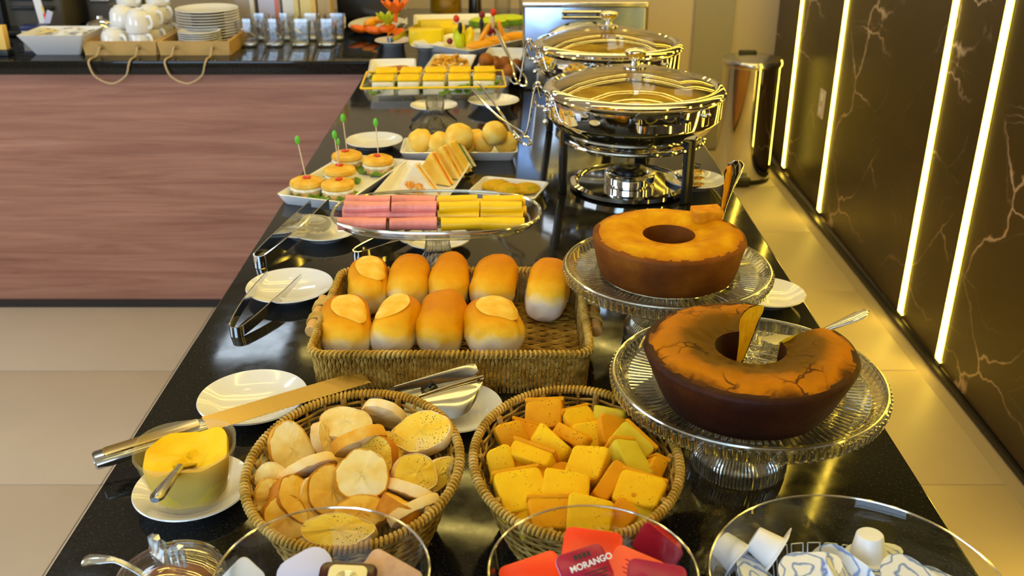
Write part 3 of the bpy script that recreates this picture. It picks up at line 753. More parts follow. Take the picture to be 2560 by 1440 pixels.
SL = [  # position, rx, ry, thickness, rotation(x,y,z deg), crumb, crust, label
    ((-0.229, 0.851, 0.9800), .023, .031, .016, (52, 0, 38), 'crumb', 'crust', 'large slice with scorched top edge leaning on the upper left wall of the left basket'),
    ((-0.197, 0.866, 0.9830), .012, .020, .011, (70, 0, 75), 'crumb', 'crust_pale', 'small narrow slice standing on edge beside the large scorched slice'),
    ((-0.176, 0.891, 0.9850), .028, .020, .022, (28, 0, 0), 'crumb', 'crust_pale', 'thick pale heel with a hollow at the back of the left basket'),
    ((-0.138, 0.916, 0.9880), .025, .021, .010, (-64, 8, -16), 'crumb', 'crust_pale', 'thin white slice seen edge on, topmost at the back of the left basket'),
    ((-0.093, 0.869, 0.9900), .034, .026, .011, (22, -12, -20), 'crumb_herb', 'crust_pale', 'large slice with yellow herb butter at the back right rim of the left basket'),
    ((-0.156, 0.849, 0.9940), .028, .018, .013, (-58, -10, 22), 'crumb', 'crust', 'slice lying edge on across the middle of the left basket with orange crust end'),
    ((-0.138, 0.833, 0.9820), .026, .024, .012, (52, 0, -35), 'crumb_herb', 'crust_dark', 'slice with dark toasted crust behind the round pale central slice'),
    ((-0.144, 0.790, 0.9920), .0260, .0265, .015, (34, 4, -8), 'crumb', 'crust', 'round pale slice facing the camera in the centre of the left basket'),
    ((-0.201, 0.803, 0.9900), .031, .020, .010, (-62, -4, 36), 'crumb', 'crust_pale', 'long white slice on edge, diagonal across the left middle of the left basket'),
    ((-0.175, 0.781, 0.9800), .024, .026, .013, (48, 0, 40), 'crumb_gold', 'crust_dark', 'slice with orange brown crust left of the round pale central slice'),
    ((-0.096, 0.803, 0.9860), .022, .020, .017, (40, 20, 10), 'crumb_herb', 'crust_pale', 'folded yellow slice right of the round pale central slice'),
    ((-0.073, 0.807, 0.9800), .013, .026, .010, (30, 55, -20), 'crumb_herb', 'crust_pale', 'slice tucked upright against the right wall of the left basket'),
    ((-0.244, 0.792, 0.9860), .016, .018, .011, (40, -30, 30), 'crumb', 'crust_pale', 'small white slice poking over the left rim of the left basket'),
    ((-0.231, 0.768, 0.9800), .018, .022, .014, (50, -25, 45), 'crumb_gold', 'crust', 'slice at the lower left rim of the left basket with soft yellow face'),
    ((-0.206, 0.765, 0.9800), .020, .026, .020, (48, 0, 62), 'crumb_gold', 'crust_dark', 'thick crusty slice at the lower left of the left basket with orange side'),
    ((-0.158, 0.722, 0.9780), .034, .018, .013, (22, 0, -4), 'crumb_herb', 'crust_pale', 'long slice with herb butter behind the front rim of the left basket'),
    ((-0.106, 0.756, 0.9780), .022, .019, .018, (-40, 12, -30), 'crumb_gold', 'crust_dark', 'slice showing dark brown crust at the lower right of the left basket'),
    ((-0.087, 0.749, 0.9800), .028, .014, .010, (-60, 0, 38), 'crumb', 'crust_pale', 'pale thin slice on edge beside the lower right rim of the left basket'),
    ((-0.215, 0.742, 0.9760), .020, .022, .013, (44, -20, 60), 'crumb_gold', 'crust_dark', 'slice seen through the front glass bowl at the lower left rim of the left basket'),
    ((-0.190, 0.767, 0.9740), .018, .026, .012, (52, 20, 30), 'crumb_gold', 'crust_pale', 'yellow slice squeezed behind the thick crusty slice, lower left of the left basket'),
    ((-0.143, 0.755, 0.9740), .026, .018, .014, (30, 0, 12), 'crumb_gold', 'crust', 'flat slice lying below the round pale central slice'),
    ((-0.096, 0.781, 0.9800), .026, .016, .011, (-52, 10, -18), 'crumb', 'crust_pale', 'white rimmed slice on edge below the folded yellow slice'),
    ((-0.127, 0.864, 0.9760), .022, .016, .012, (40, 0, -30), 'crumb_herb', 'crust_pale', 'small buttered slice half covered by the large herb slice'),
    ((-0.177, 0.872, 0.9660), .030, .026, .014, (10, 5, 20), 'crumb_gold', 'crust', 'slice lying deep in the middle back of the left basket'),
    ((-0.128, 0.810, 0.9600), .032, .028, .014, (6, -8, 0), 'crumb_gold', 'crust', 'slice lying deep at the right middle of the left basket'),
    ((-0.206, 0.819, 0.9580), .030, .028, .014, (10, 8, 0), 'crumb_gold', 'crust', 'slice lying deep at the left middle of the left basket'),
]
for i, (p, rx, ry, th, r, c1, c2, lab) in enumerate(SL): toast_slice(p, rx, ry, th, r, c1, c2, lab, i)
# ---------------------------------------------------------------- toast chunks
def chunk_mesh(w, d, h, seed, r=.004):
    b = MB(); b.rbox(w, d, h, r, n=3, e=.0025)
    b.v = [tuple(Vector(v) * (1 + .16 * mnoise.noise(Vector(v) * 45 + Vector((seed * 9.1, 0, 0)))) + Vector((0, .0022 * math.sin(v[0] * 90 + seed), .002 * math.sin(v[0] * 70 + v[1] * 50 + seed * 2)))) for v in b.v]
    return b
def cap_mesh(w, d, h, seed):
    b = MB(); b.rbox(w * 1.03, .004, h * 1.02, .0018, (0, d / 2, 0), n=2, e=.001)
    b.v = [tuple(Vector(v) * (1 + .16 * mnoise.noise(Vector(v) * 45 + Vector((seed * 9.1, 0, 0)))) + Vector((0, .0022 * math.sin(v[0] * 90 + seed), .002 * math.sin(v[0] * 70 + v[1] * 50 + seed * 2)))) for v in b.v]
    return b
CH = [
    ((0.035, 0.906, 0.9880), .040, .032, .016, (42, 0, -6), 'toast_deep', 'chunk with rounded crusty top at the back left of the right basket'),
    ((0.073, 0.896, 0.9840), .036, .036, .014, (34, 0, 28), 'toast', 'square chunk at the back of the right basket with one corner up'),
    ((0.106, 0.907, 0.9880), .036, .024, .017, (-30, 0, -8), 'toast_green', 'pale chunk with a white edge at the back right of the right basket'),
    ((-0.013, 0.882, 0.9800), .030, .040, .020, (52, -14, 24), 'toast_deep', 'tall chunk leaning on the upper left wall of the right basket'),
    ((0.016, 0.888, 0.9740), .040, .030, .012, (30, 0, -14), 'toast_deep', 'flat darker chunk lying behind the diagonal chunks, upper left of the right basket'),
    ((0.042, 0.849, 0.9880), .040, .028, .016, (-48, 14, -36), 'toast', 'chunk slanting down to the right in the upper middle of the right basket'),
    ((0.063, 0.871, 0.9860), .040, .022, .012, (-44, 10, -40), 'toast_deep', 'narrow chunk wedged behind the slanting one, upper middle of the right basket'),
    ((0.080, 0.873, 0.9800), .034, .032, .014, (46, 0, 8), 'toast', 'speckled chunk face on below the cornered chunk at the back'),
    ((0.107, 0.874, 0.9860), .038, .034, .014, (38, 16, 14), 'toast_crust', 'curled chunk with thick bent crust at the upper right of the right basket'),
    ((0.120, 0.845, 0.9880), .042, .034, .018, (30, 24, -38), 'toast_green', 'big pale greenish chunk at the right of the right basket'),
    ((0.115, 0.814, 0.9940), .026, .042, .016, (28, 10, 30), 'toast_green', 'wedge shaped chunk pointing up in front of the pale greenish chunk'),
    ((0.020, 0.820, 0.9920), .046, .020, .018, (18, 0, -26), 'toast', 'long brick shaped chunk with pale top in the left middle of the right basket'),
    ((0.074, 0.806, 0.9940), .036, .036, .015, (26, 0, -24), 'toast', 'square chunk lying face up in the centre of the right basket'),
    ((-0.016, 0.821, 0.9820), .026, .036, .022, (50, -10, 10), 'toast', 'blocky chunk leaning on the left wall of the right basket'),
    ((0.002, 0.821, 0.9780), .028, .034, .020, (46, 0, -10), 'toast_deep', 'chunk standing beside the blocky one at the left of the right basket'),
    ((0.038, 0.806, 0.9840), .042, .014, .012, (20, 0, 34), 'toast_crust', 'narrow stick of toast in the middle of the right basket'),
    ((0.005, 0.761, 0.9900), .046, .044, .016, (24, -6, 18), 'toast', 'largest square chunk, lower left of the right basket'),
    ((0.051, 0.768, 0.9920), .042, .034, .015, (22, 0, -6), 'toast', 'smooth bright chunk lying flat right of the largest square one'),
    ((0.092, 0.780, 0.9900), .046, .018, .014, (24, -16, 48), 'toast_crust', 'long crusty stick leaning to the upper right in the right basket'),
    ((0.121, 0.766, 0.9880), .042, .034, .017, (22, 8, -26), 'toast', 'box shaped chunk at the lower right wall of the right basket'),
    ((0.139, 0.810, 0.9840), .018, .028, .018, (40, 30, -10), 'toast_deep', 'small chunk tucked at the far right rim of the right basket'),
    ((0.034, 0.733, 0.9840), .040, .032, .018, (30, 0, 8), 'toast_deep', 'chunk seen through the middle glass bowl, left of the near pair'),
    ((0.072, 0.727, 0.9880), .040, .036, .016, (34, 0, -10), 'toast', 'bright chunk behind the front rim seen through the middle glass bowl'),
    ((0.101, 0.742, 0.9800), .024, .032, .016, (30, 20, -40), 'toast_crust', 'dark crust chunk right of the near pair at the front of the right basket'),
    ((0.119, 0.747, 0.9780), .026, .026, .016, (30, 20, -20), 'toast_green', 'pale chunk at the front right rim of the right basket'),
    ((0.014, 0.737, 0.9760), .026, .022, .016, (24, -12, 22), 'toast', 'small chunk at the front left rim of the right basket'),
    ((0.082, 0.811, 0.9720), .036, .028, .016, (14, 0, 20), 'toast_deep', 'chunk buried under the central square chunk'),
    ((0.068, 0.875, 0.9640), .040, .036, .016, (8, 0, 40), 'toast_deep', 'chunk lying deep at the middle back of the right basket'),
    ((0.036, 0.806, 0.9580), .040, .036, .016, (8, 0, 10), 'toast_deep', 'chunk lying deep at the left middle of the right basket'),
    ((0.103, 0.803, 0.9600), .040, .036, .016, (8, 0, -10), 'toast_deep', 'chunk lying deep at the right middle of the right basket'),
    ((0.058, 0.769, 0.9620), .040, .030, .016, (8, 0, -30), 'toast_deep', 'chunk lying deep at the front of the right basket'),
]
for i, (p, w, d, h, r, mt, lab) in enumerate(CH):
    t = thing('toast_chunk', lab, 'toast chunk', inside(p, B2, .102, .130, max(w, d)), rad(*r), 'toast chunks in the right basket')
    chunk_mesh(w, d, h * 1.28, i, .006).build('crumb', M[mt], t, angle=50)
    if mt != 'toast_crust' and i % 5 not in (2, 3): cap_mesh(w, d, h * 1.28, i).build('crust_edge', M['toast_crust'], t, angle=50)

# ================================================================ BUTTER, JAR
t = thing('butter_tub', 'squarish clear plastic tub of soft yellow butter on a white saucer', 'tub', (-.341, .866, C + .0165), math.radians(14))
b = MB(); W_ = .100
b.loft([rrect(W_ - .030, W_ - .034, .030, 0, 6), rrect(W_ - .026, W_ - .030, .032, .001, 6), rrect(W_ - .008, W_ - .012, .036, .040, 6), rrect(W_, W_ - .004, .038, .060, 6), rrect(W_ + .003, W_ - .001, .039, .062, 6), rrect(W_ - .003, W_ - .007, .037, .0625, 6),
        rrect(W_ - .011, W_ - .015, .034, .040, 6), rrect(W_ - .029, W_ - .033, .030, .0025, 6)])
s = NT('clear tub'); tr = s.n('ShaderNodeBsdfTransparent'); tr.inputs[0].default_value = (.95, .93, .85, 1); s.set(col=(.95, .86, .55), rough=.25)
mx = s.n('ShaderNodeMixShader'); mx.inputs[0].default_value = .12; s.l(tr.outputs[0], mx.inputs[1]); s.l(s.b.outputs[0], mx.inputs[2]); s.l(mx.outputs[0], s.out.inputs['Surface'])
b.build('tub_wall', s.m, t)
b = MB(); rg = []
for f, z in ((.64, .003), (.78, .012), (.86, .030), (.91, .050), (.88, .055), (.70, .053), (.5, .050), (.3, .047), (.1, .047)):
    rg.append([(x * f / .9, y * f / .9, z + (.009 * mnoise.noise(Vector((x * 30, y * 22, f * 2))) - .005 * math.exp(-((x + y * .5) / .02) ** 2) * (1 if f < .85 else 0) if z > .035 else 0)) for x, y, _ in rrect(.085, .082, .030, 0, 8)])
b.loft(rg).build('butter', M['butter'], t)
p0 = Vector((-0.340, 0.842, 0.9680)); p1 = Vector((-0.333, 0.753, 0.9920))
k = thing('butter_knife', 'short dark spreader knife stuck into the yellow butter', 'knife', p0)
dv = p1 - p0; q = math.atan2(dv.y, dv.x)
b = MB(); rings = []
for s_, w, h in ((0, .0045, .004), (.15, .0042, .004), (.5, .006, .005), (.9, .0072, .005), (1, .004, .003)):
    c_ = dv * s_; sd = Vector((-dv.y, dv.x, 0)).normalized()
    rings.append([c_ + sd * math.cos(a) * w + Vector((0, 0, 1)) * math.sin(a) * h for a in [2 * PI * j / 12 for j in range(12)]])
b.loft(rings).build('handle', M['dark_knife'], k)
b = MB(); un = -dv.normalized(); sd = Vector((-dv.y, dv.x, 0)).normalized(); rings = []
for s_, w in ((-.004, .004), (.008, .010), (.022, .012), (.034, .010), (.042, .003)):
    c_ = un * s_ + Vector((0, 0, -.010 * s_ / .04)); rings.append([c_ + sd * w + Vector((0, 0, .0008)), c_ - sd * w + Vector((0, 0, .0008)), c_ - sd * w - Vector((0, 0, .0008)), c_ + sd * w - Vector((0, 0, .0008))])
b.loft(rings).build('blade', M['dark_knife'], k, angle=30)

t = thing('jam_jar', 'round glass jar of amber jam with crystal lid and clear spoon', 'jar', (-.288, .655, C))
b = MB(); md = lambda i, a: (.0012 * math.cos(a * 28) if 2 <= i <= 4 else 0, 0)
b.lathe([(0, 0), (.034, 0), (.041, .006), (.0435, .04), (.0435, .072), (.041, .082), (.039, .082), (.0405, .07), (.0405, .04), (.038, .010), (.0, .006)], 112, mod=md)
b.build('jar_body', M['glass_thick'], t)
MB().lathe([(0, .007), (.0365, .010), (.0395, .04), (.0395, .070), (.0, .073)], 48).build('jam', M['jam'], t)
b = MB(); b.lathe([(.0440, .082), (.0455, .086), (.0440, .090), (.038, .0935), (.028, .0985), (.014, .1025), (0, .104), (0, .101), (.014, .0995), (.028, .0955), (.037, .091), (.041, .087), (.041, .083)], 64)
lid = b.build('lid', M['glass_thick'], t)
b = MB()
for s_ in (-1, 1):                                     # faceted butterfly shaped grip
    rg = []
    for j in range(7):
        x = s_ * (.001 + .020 * j / 6); hgt = .006 + .016 * math.sin(.35 + 1.9 * j / 6) * (1 if j < 6 else .6); th = .0045 * (1 - j / 8)
        rg.append([(x, -th, .102 + .002 * j / 6), (x, th, .102 + .002 * j / 6), (x, th * .5 + .002 * (j % 2), .102 + hgt), (x, -th * .5 - .002 * (j % 2), .102 + hgt)])
    b.loft(rg)
b.build('lid_grip', M['ribs'], lid, (0, .002, -.001), math.radians(-28), angle=0)
b = MB(); sp = [(.01, -.002, .05), (-.018, .004, .078), (-.045, .010, .0935), (-.062, .013, .0935), (-.078, .016, .090)]
b.tube(bez(sp, 6), lambda q: .003 + .0045 * max(0, (q - .55) / .45) ** .7 * (1 if q < .97 else .6), 10, flat=.5).build('spoon', M['ribs'], t)

# ================================================================ GLASS BOWLS AT THE NEAR EDGE
def glass_bowl(c, r, h, label, base=.55, facets=0):
    t = thing('glass_bowl', label, 'bowl', (c[0], c[1], C))
    pr = [(0, 0), (r * base, 0), (r * (base + .10), .004), (r * .86, h * .35), (r * .97, h * .75), (r - .001, h - .0015), (r, h), (r - .0025, h), (r * .97 - .003, h * .75), (r * .86 - .003, h * .36), (r * base, .007), (0, .006)]
    MB().lathe(pr, 96).build('bowl_wall', M['glass'], t)
    MB().tube([(math.cos(2 * PI * k / 96) * (r - .001), math.sin(2 * PI * k / 96) * (r - .001), h) for k in range(96)], .0010, 8, closed=True).build('rim', M['ribs'], t)
    if facets:
        b = MB()
        for k in range(facets):
            for off in (-.36, .36):
                a = 2 * PI * (k + off) / facets
                b.tube([(math.cos(a) * r * f, math.sin(a) * r * f, z) for f, z in ((.70, h * .08), (.845, h * .32), (.925, h * .58))], .0007, 5)
            b.tube([(math.cos(a) * r * .925, math.sin(a) * r * .925, h * .58) for a in [2 * PI * (k + q) / facets for q in (-.36, -.1, .1, .36)]], .0007, 5)
        b.build('facet_edges', M['foil'], t)
    return t
GB1, GB2, GB3 = (-.1435, .587), (.0615, .591), (.277, .616)
glass_bowl(GB1, .0820, .148, 'clear glass bowl with lilac and dark jam portions, left at the near edge')
glass_bowl(GB2, .0803, .148, 'clear glass bowl full of red and orange jam portions at the near edge')
glass_bowl(GB3, .1185, .112, 'wide clear glass bowl with cut facets holding coffee creamers', .6, 44)
def portion(name, pos, rot, w, d, h, cup, foil, label, cat, group, r=.006):
    """tub shaped portion pack: tapered cup and flat foil lid with a flange"""
    t = thing(name, label, cat, pos, rad(*rot), group)
    MB().loft([rrect(w * .70, d * .70, r, -h), rrect(w * .76, d * .76, r, -h * .96), rrect(w * .86, d * .86, r, -.0016), rrect(w, d, r, -.0014), rrect(w, d, r, -.0004)]).build('cup', M[cup], t)
    MB().loft([rrect(w * .995, d * .995, r, -.0004), rrect(w * .995, d * .995, r, .0004), rrect(w * .97, d * .97, r, .0007)]).build('foil_lid', M[foil], t)
    return t
def text_part(txt, size, m, parent, loc, rot=0, ext=.0002):
    cu = bpy.data.curves.new('print', 'FONT'); cu.body = txt; cu.size = size; cu.extrude = ext; cu.align_x = 'CENTER'; cu.align_y = 'CENTER'; cu.offset = size * .015
    o = bpy.data.objects.new('print', cu); COL.objects.link(o)
    me = bpy.data.meshes.new_from_object(o.evaluated_get(bpy.context.evaluated_depsgraph_get()))
    bpy.data.objects.remove(o); me.materials.clear(); me.materials.append(m)
    return link('printed_text', me, parent, loc, rot)
JG = 'jam portions in the glass bowls'
portion('jam_portion', (0.063, 0.624, 1.0380), (34, 0, -12), 0.0468, 0.0360, .014, 'red_pack', 'orange_pack', 'orange jam portion standing highest at the back of the middle glass bowl', 'jam portion', JG)
q = portion('jam_portion', (0.055, 0.588, 1.0520), (32, -4, 22), 0.0396, 0.0306, .013, 'lilac_pack', 'crimson_pack', 'crimson strawberry jam portion with white print lying on top in the middle glass bowl', 'jam portion', JG)
text_part('MORANGO', .0068, M['white_print'], q, (.006, .002, .0009), math.radians(2))
for k in range(3): MB().box(.020 - .003 * k, .0008, .0003, (.007, -.0045 - .0026 * k, .0009)).build('print_line', M['dark_print'], q, angle=0)
for k in range(4): MB().box(.0025, .0040, .0003, (-.004 + .0036 * k, .0095, .0009)).build('print_line', M['dark_print'], q, angle=0)
q = portion('jam_portion', (0.096, 0.605, 1.0340), (26, 10, -24), 0.0432, 0.0324, .014, 'coral_pack', 'coral_pack', 'coral pink jam portion at the right inside the middle glass bowl', 'jam portion', JG)
for k in range(4): MB().box(.026 - .004 * (k % 2), .0008, .0003, (.002, .006 - .0034 * k, .0009)).build('print_line', M['red_pack'], q, angle=0)
portion('jam_portion', (0.016, 0.606, 1.0280), (24, -12, 14), 0.0486, 0.0324, .014, 'red_pack', 'orange_pack', 'orange jam portion at the left inside the middle glass bowl', 'jam portion', JG)
portion('jam_portion', (0.109, 0.585, 1.0400), (36, 6, -8), 0.0450, 0.0324, .014, 'crimson_pack', 'crimson_pack', 'crimson jam portion at the lower right of the middle glass bowl', 'jam portion', JG)
portion('jam_portion', (0.124, 0.674, 1.0000), (80, 20, -40), 0.0414, 0.0324, .012, 'red_pack', 'red_pack', 'deep red jam portion standing against the right wall of the middle glass bowl', 'jam portion', JG)
portion('jam_portion', (0.044, 0.612, 1.0130), (10, 0, 30), 0.0450, 0.0324, .014, 'red_pack', 'orange_pack', 'orange jam portion below the printed crimson one', 'jam portion', JG)
portion('jam_portion', (0.082, 0.608, 1.0080), (10, 0, -20), 0.0450, 0.0324, .014, 'red_pack', 'red_pack', 'red jam portion low in the middle glass bowl below the coral one', 'jam portion', JG)
portion('jam_portion', (-0.164, 0.616, 1.0260), (26, -14, 30), 0.0450, 0.0306, .016, 'lilac_pack', 'lilac_pack', 'pale lilac portion pack leaning in the left glass bowl', 'jam portion', JG, r=.014)
portion('jam_portion', (-0.212, 0.610, 1.0220), (60, -30, 40), 0.0288, 0.0270, .012, 'paper_white', 'paper_white', 'white portion pack at the left wall of the left glass bowl', 'jam portion', JG)
q = portion('jam_portion', (-0.127, 0.594, 1.0340), (24, 0, -4), 0.0450, 0.0306, .014, 'dark_jam', 'dark_jam', 'dark jam portion with a cream label in the middle of the left glass bowl', 'jam portion', JG)
MB().rbox(.030, .020, .0006, .005, (0, .003, .0011), n=4).build('label', M['cream_pack'], q)
for k in range(3): MB().tube([(math.cos(a) * (.004 + .002 * k), .003 + math.sin(a) * (.002 + .0015 * k), .0016) for a in [2 * PI * j / 16 for j in range(16)]], .0003, 4, closed=True).build('print_line', M['gold'], q)
portion('jam_portion', (-0.096, 0.606, 1.0280), (20, 16, -24), 0.0468, 0.0324, .014, 'coral_pack', 'beige_pack', 'beige portion pack with brown print at the right of the left glass bowl', 'jam portion', JG)
portion('jam_portion', (-0.182, 0.603, 1.0130), (14, 0, 20), 0.0450, 0.0324, .014, 'lilac_pack', 'lilac_pack', 'lilac portion pack lying low at the left of the left glass bowl', 'jam portion', JG)
portion('jam_portion', (-0.119, 0.599, 1.0080), (10, 0, -10), 0.0450, 0.0324, .014, 'lilac_pack', 'paper_white', 'white portion pack low under the dark jam portion', 'jam portion', JG)
def creamer(pos, rot, label, foil='swirl', tab=True):
    t = thing('coffee_creamer', label, 'creamer', pos, rad(*rot), 'coffee creamers in the wide glass bowl')
    MB().lathe([(0, -.024), (.0105, -.024), (.0118, -.0228), (.0150, -.004), (.0155, -.002), (.0195, -.0015), (.0195, -.0003), (0, -.0003)], 40).build('cup', M['white_plastic'], t)
    n = 40; b = MB(); rg = []
    for f, z in ((1, -.0003), (1, .0003)):
        ring = []
        for k in range(n):
            a = 2 * PI * k / n; r = .0205 + (.016 * max(0, math.cos(a)) ** 7 if tab else 0)
            ring.append((math.cos(a) * r, math.sin(a) * r, z))
        rg.append(ring)
    b.loft(rg).build('foil_lid', M[foil], t)
creamer((0.232, 0.689, 0.9820), (112, 0, 60), 'larger white creamer on its side with pointed lid tab up, in the wide bowl', 'paper_white')
creamer((0.202, 0.693, 0.9720), (110, 0, 48), 'white creamer on its side at the left wall of the wide bowl', 'paper_white')
creamer((0.317, 0.700, 0.9700), (176, 0, 20), 'white creamer standing upside down at the back of the wide bowl')
creamer((0.242, 0.646, 0.9980), (14, -6, 20), 'creamer lying flat with pale blue printed lid, front middle of the wide bowl')
creamer((0.276, 0.649, 0.9920), (40, 20, 60), 'creamer with dark blue swirl lid between the two pale printed ones')
creamer((0.324, 0.640, 1.0000), (16, 12, -20), 'creamer with blue swirl lid at the front right of the wide bowl')
creamer((0.276, 0.673, 0.9800), (60, 0, -30), 'creamer tilted on edge behind the pale blue printed one')
creamer((0.211, 0.660, 0.9780), (20, 0, 100), 'creamer low at the front left of the wide bowl')
creamer((0.308, 0.660, 0.9700), (10, 0, 70), 'creamer low at the front of the wide bowl under the swirl lids')
creamer((0.357, 0.655, 0.9740), (24, 10, 0), 'creamer low at the right wall of the wide bowl')

# ================================================================ CAKE STANDS AND CAKES
def cake_stand(c, r, h, rf, label):
    t = thing('cake_stand', label, 'cake stand', (c[0], c[1], C)); N = 96
    pr = [(0, h - .012), (r * .25, h - .012), (r * .40, h - .012), (r * .50, h - .0118), (r * .60, h - .012), (r * .68, h - .0115), (r * .78, h - .0115), (r * .86, h - .011), (r * .90, h - .008), (r * .94, h - .001), (r * .965, h), (r, h - .002),
          (r + .001, h - .006), (r - .002, h - .016), (r * .965, h - .020), (r * .90, h - .018), (r * .4, h - .018), (0, h - .018)]
    def md(i, a):
        if i in (5, 6): return (0, .0016 * math.cos(a * N))
        if i == 2 or i == 3: return (0, .0009 * math.cos(a * 24 + i))
        if i == 4: return (0, .0007 * math.cos(a * 48))
        if i in (12, 13): return (.0017 * math.cos(a * N), 0)
        return (0, 0)
    MB().lathe(pr, N * 4, mod=md).build('plate', M['crystal'], t, angle=60)
    b = MB()
    for f in (.16, .30, .42, .52, .63): b.tube([(math.cos(2 * PI * k / 96) * r * f, math.sin(2 * PI * k / 96) * r * f, h - .0115) for k in range(96)], .0009, 5, closed=True)
    for k in range(12):
        a = 2 * PI * k / 12
        for f in (.022, .013): b.tube([(math.cos(a) * r * .47 + math.cos(q) * f, math.sin(a) * r * .47 + math.sin(q) * f, h - .0115) for q in [2 * PI * j / 24 for j in range(24)]], .0008, 5, closed=True)
    b.build('relief', M['ribs'], t)
    b = MB()
    for k in range(110):
        a = 2 * PI * k / 110; ca, sa = math.cos(a), math.sin(a)
        b.tube([(ca * r * f, sa * r * f, z) for f, z in ((.70, h - .0108), (.80, h - .0105), (.875, h - .0098))], .0011, 5)
        b.tube([(ca * r * f, sa * r * f, z) for f, z in ((1.008, h - .003), (1.006, h - .010), (.990, h - .017))], .0012, 5)
    o = b.build('rib_ring', M['ribs'], t); o['kind'] = 'stuff'
    b = MB()
    for k in range(84):
        a = 2 * PI * k / 84; ca, sa = math.cos(a), math.sin(a)
        b.tube([(ca * rf * f, sa * rf * f, h * z) for f, z in ((.84, .275), (1.0, .20), (1.022, .14), (1.02, .03))], .0011, 5)
    o = b.build('foot_ribs', M['ribs'], t); o['kind'] = 'stuff'
    MB().tube([(math.cos(2 * PI * k / 120) * r * .985, math.sin(2 * PI * k / 120) * r * .985, h - .0005) for k in range(120)], .0016, 6, closed=True).build('rim', M['ribs'], t)
    b = MB(); n2 = 84
    pf = [(0, h - .018), (.016, h - .018), (.019, h - .026), (.017, h * .55), (.022, h * .40), (rf * .80, h * .26), (rf * .97, h * .20), (rf, h * .15), (rf, .004), (rf * .98, 0), (rf * .93, 0), (rf * .92, h * .13), (rf * .7, h * .17), (.014, h * .30), (0, h * .32)]
    b.lathe(pf, n2 * 4, mod=lambda i, a: (.0010 * math.cos(a * n2), 0) if 5 <= i <= 9 else (0, 0))
    b.build('foot', M['crystal'], t, angle=60)
    return t
CS1, CS2 = (.259, .944), (.2165, 1.262)
cake_stand(CS1, .149, .119, .052, 'ribbed pressed glass cake stand in front, carrying the dark cut cake')
cake_stand(CS2, .144, .115, .054, 'ribbed pressed glass cake stand behind, carrying the whole golden ring cake')
def cake_profile(ro, ri, h, tap, dome):
    so = [(ro - tap, 0), (ro - tap * .6, h * .3), (ro - tap * .25, h * .65), (ro, h * .90), (ro - .001, h * .955), (ro - .005, h * .99)]
    n = 9; top = []
    for i in range(n):
        s_ = i / (n - 1); top.append((ro - .009 - (ro - ri - .014) * s_, h + dome * math.sin(PI * min(1, s_ * 1.05) ** .9) - .002 * s_))
    si = [(ri + .001, h * .97), (ri, h * .85), (ri - .001, h * .4), (ri - .002, 0)]
    return so, top, si
def ring_cake(name, c, z, ro, ri, h, tap, dome, label, top_m, side_m, cut=None, seed=0, skew=0):
    t = thing(name, label, 'cake', (c[0], c[1], z))
    so, top, si = cake_profile(ro, ri, h, tap, dome)
    a0, a1 = (cut if cut else (0, None)); N = 120
    def md(i, a, amp=.002):
        v = Vector((math.cos(a) * 3.2, math.sin(a) * 3.2, i * .35 + seed)); w = 1.3 * mnoise.noise(v) + .8 * mnoise.noise(v * 2.7)
        return (0, amp * w)
    def ms(i, a): return (.0012 * mnoise.noise(Vector((math.cos(a) * 4, math.sin(a) * 4, i * .4 + seed))), 0)
    kw = dict(a0=a0, a1=a1) if cut else {}
    def sk(b):
        if cut and skew:
            o = []
            for x, y, zz in b.v:
                r = math.hypot(x, y); q = math.atan2(y, x)
                while q < a0 - .6: q += 2 * PI
                q = a1 - (a1 - q) * (a1 - a0 - skew * max(0, min(1, 1 - (r - ri) / (ro - ri)))) / (a1 - a0)
                o.append((r * math.cos(q), r * math.sin(q), zz))
            b.v = o
        return b
    sk(MB().lathe(so + [top[0]], N, mod=lambda i, a: ms(i, a) if i < len(so) - 1 else ((0, 0) if i < len(so) else md(0, a)), **kw)).build('cake_side', M[side_m], t, angle=60)
    sk(MB().lathe([so[-1]] + top + [si[0]], N, mod=lambda i, a: (0, 0) if i in (0, len(top) + 1) else md(i - 1, a, .0026), **kw)).build('cake_top', M[top_m], t, angle=60)
    sk(MB().lathe(si, N, **kw)).build('cake_hole_wall', M[side_m], t, angle=60)
    sk(MB().lathe([(ri - .002, .0), (ro - tap, .0), (ro - tap, .001), (ri - .002, .001)], 60, loop=True, **kw)).build('cake_underside', M[side_m], t, angle=60)
    if cut:
        for a in (a0, a1):
            ol = [(r, zz) for r, zz in so + top + si]; b = MB()
            vs = [(r * math.cos(a), r * math.sin(a), zz) for r, zz in ol]
            s_ = -1 if a == a1 else 1
            off = Vector((-math.sin(a), math.cos(a), 0)) * s_
            # grid face with crumbly relief
            m_ = 14; g = []
            for i in range(m_ + 1):
                r = (ri - .001) + (ro - tap * .3 - ri) * i / m_
                zt = h + dome * math.sin(PI * (1 - i / m_)) * .8 - .001 if 0 < i < m_ else h * .95
                for j in range(9):
                    zz = zt * j / 8; rr = (ri - .001) + (ro - tap * (1 - j / 8) ** 1.1 - ri) * i / m_
                    p = Vector((rr * math.cos(a), rr * math.sin(a), zz)) - off * (.0012 * mnoise.noise(Vector((i * .9, j * .9, a * 7 + seed))) + .0004)
                    g.append(p)
            fs = [(i * 9 + j, (i + 1) * 9 + j, (i + 1) * 9 + j + 1, i * 9 + j + 1) for i in range(m_) for j in range(8)]
            b.add(g, fs); sk(b).build('cut_face', M['cake_crumb'], t, angle=60)
    return t
ring_cake('ring_cake', (.2500, .9130), C + .1085, .1110, .036, .062, .026, .007, 'dark brown cracked ring cake with a slice missing on the front stand', 'cake_dark', 'cake_dark_side', (math.radians(69), math.radians(380)), 1, math.radians(28))
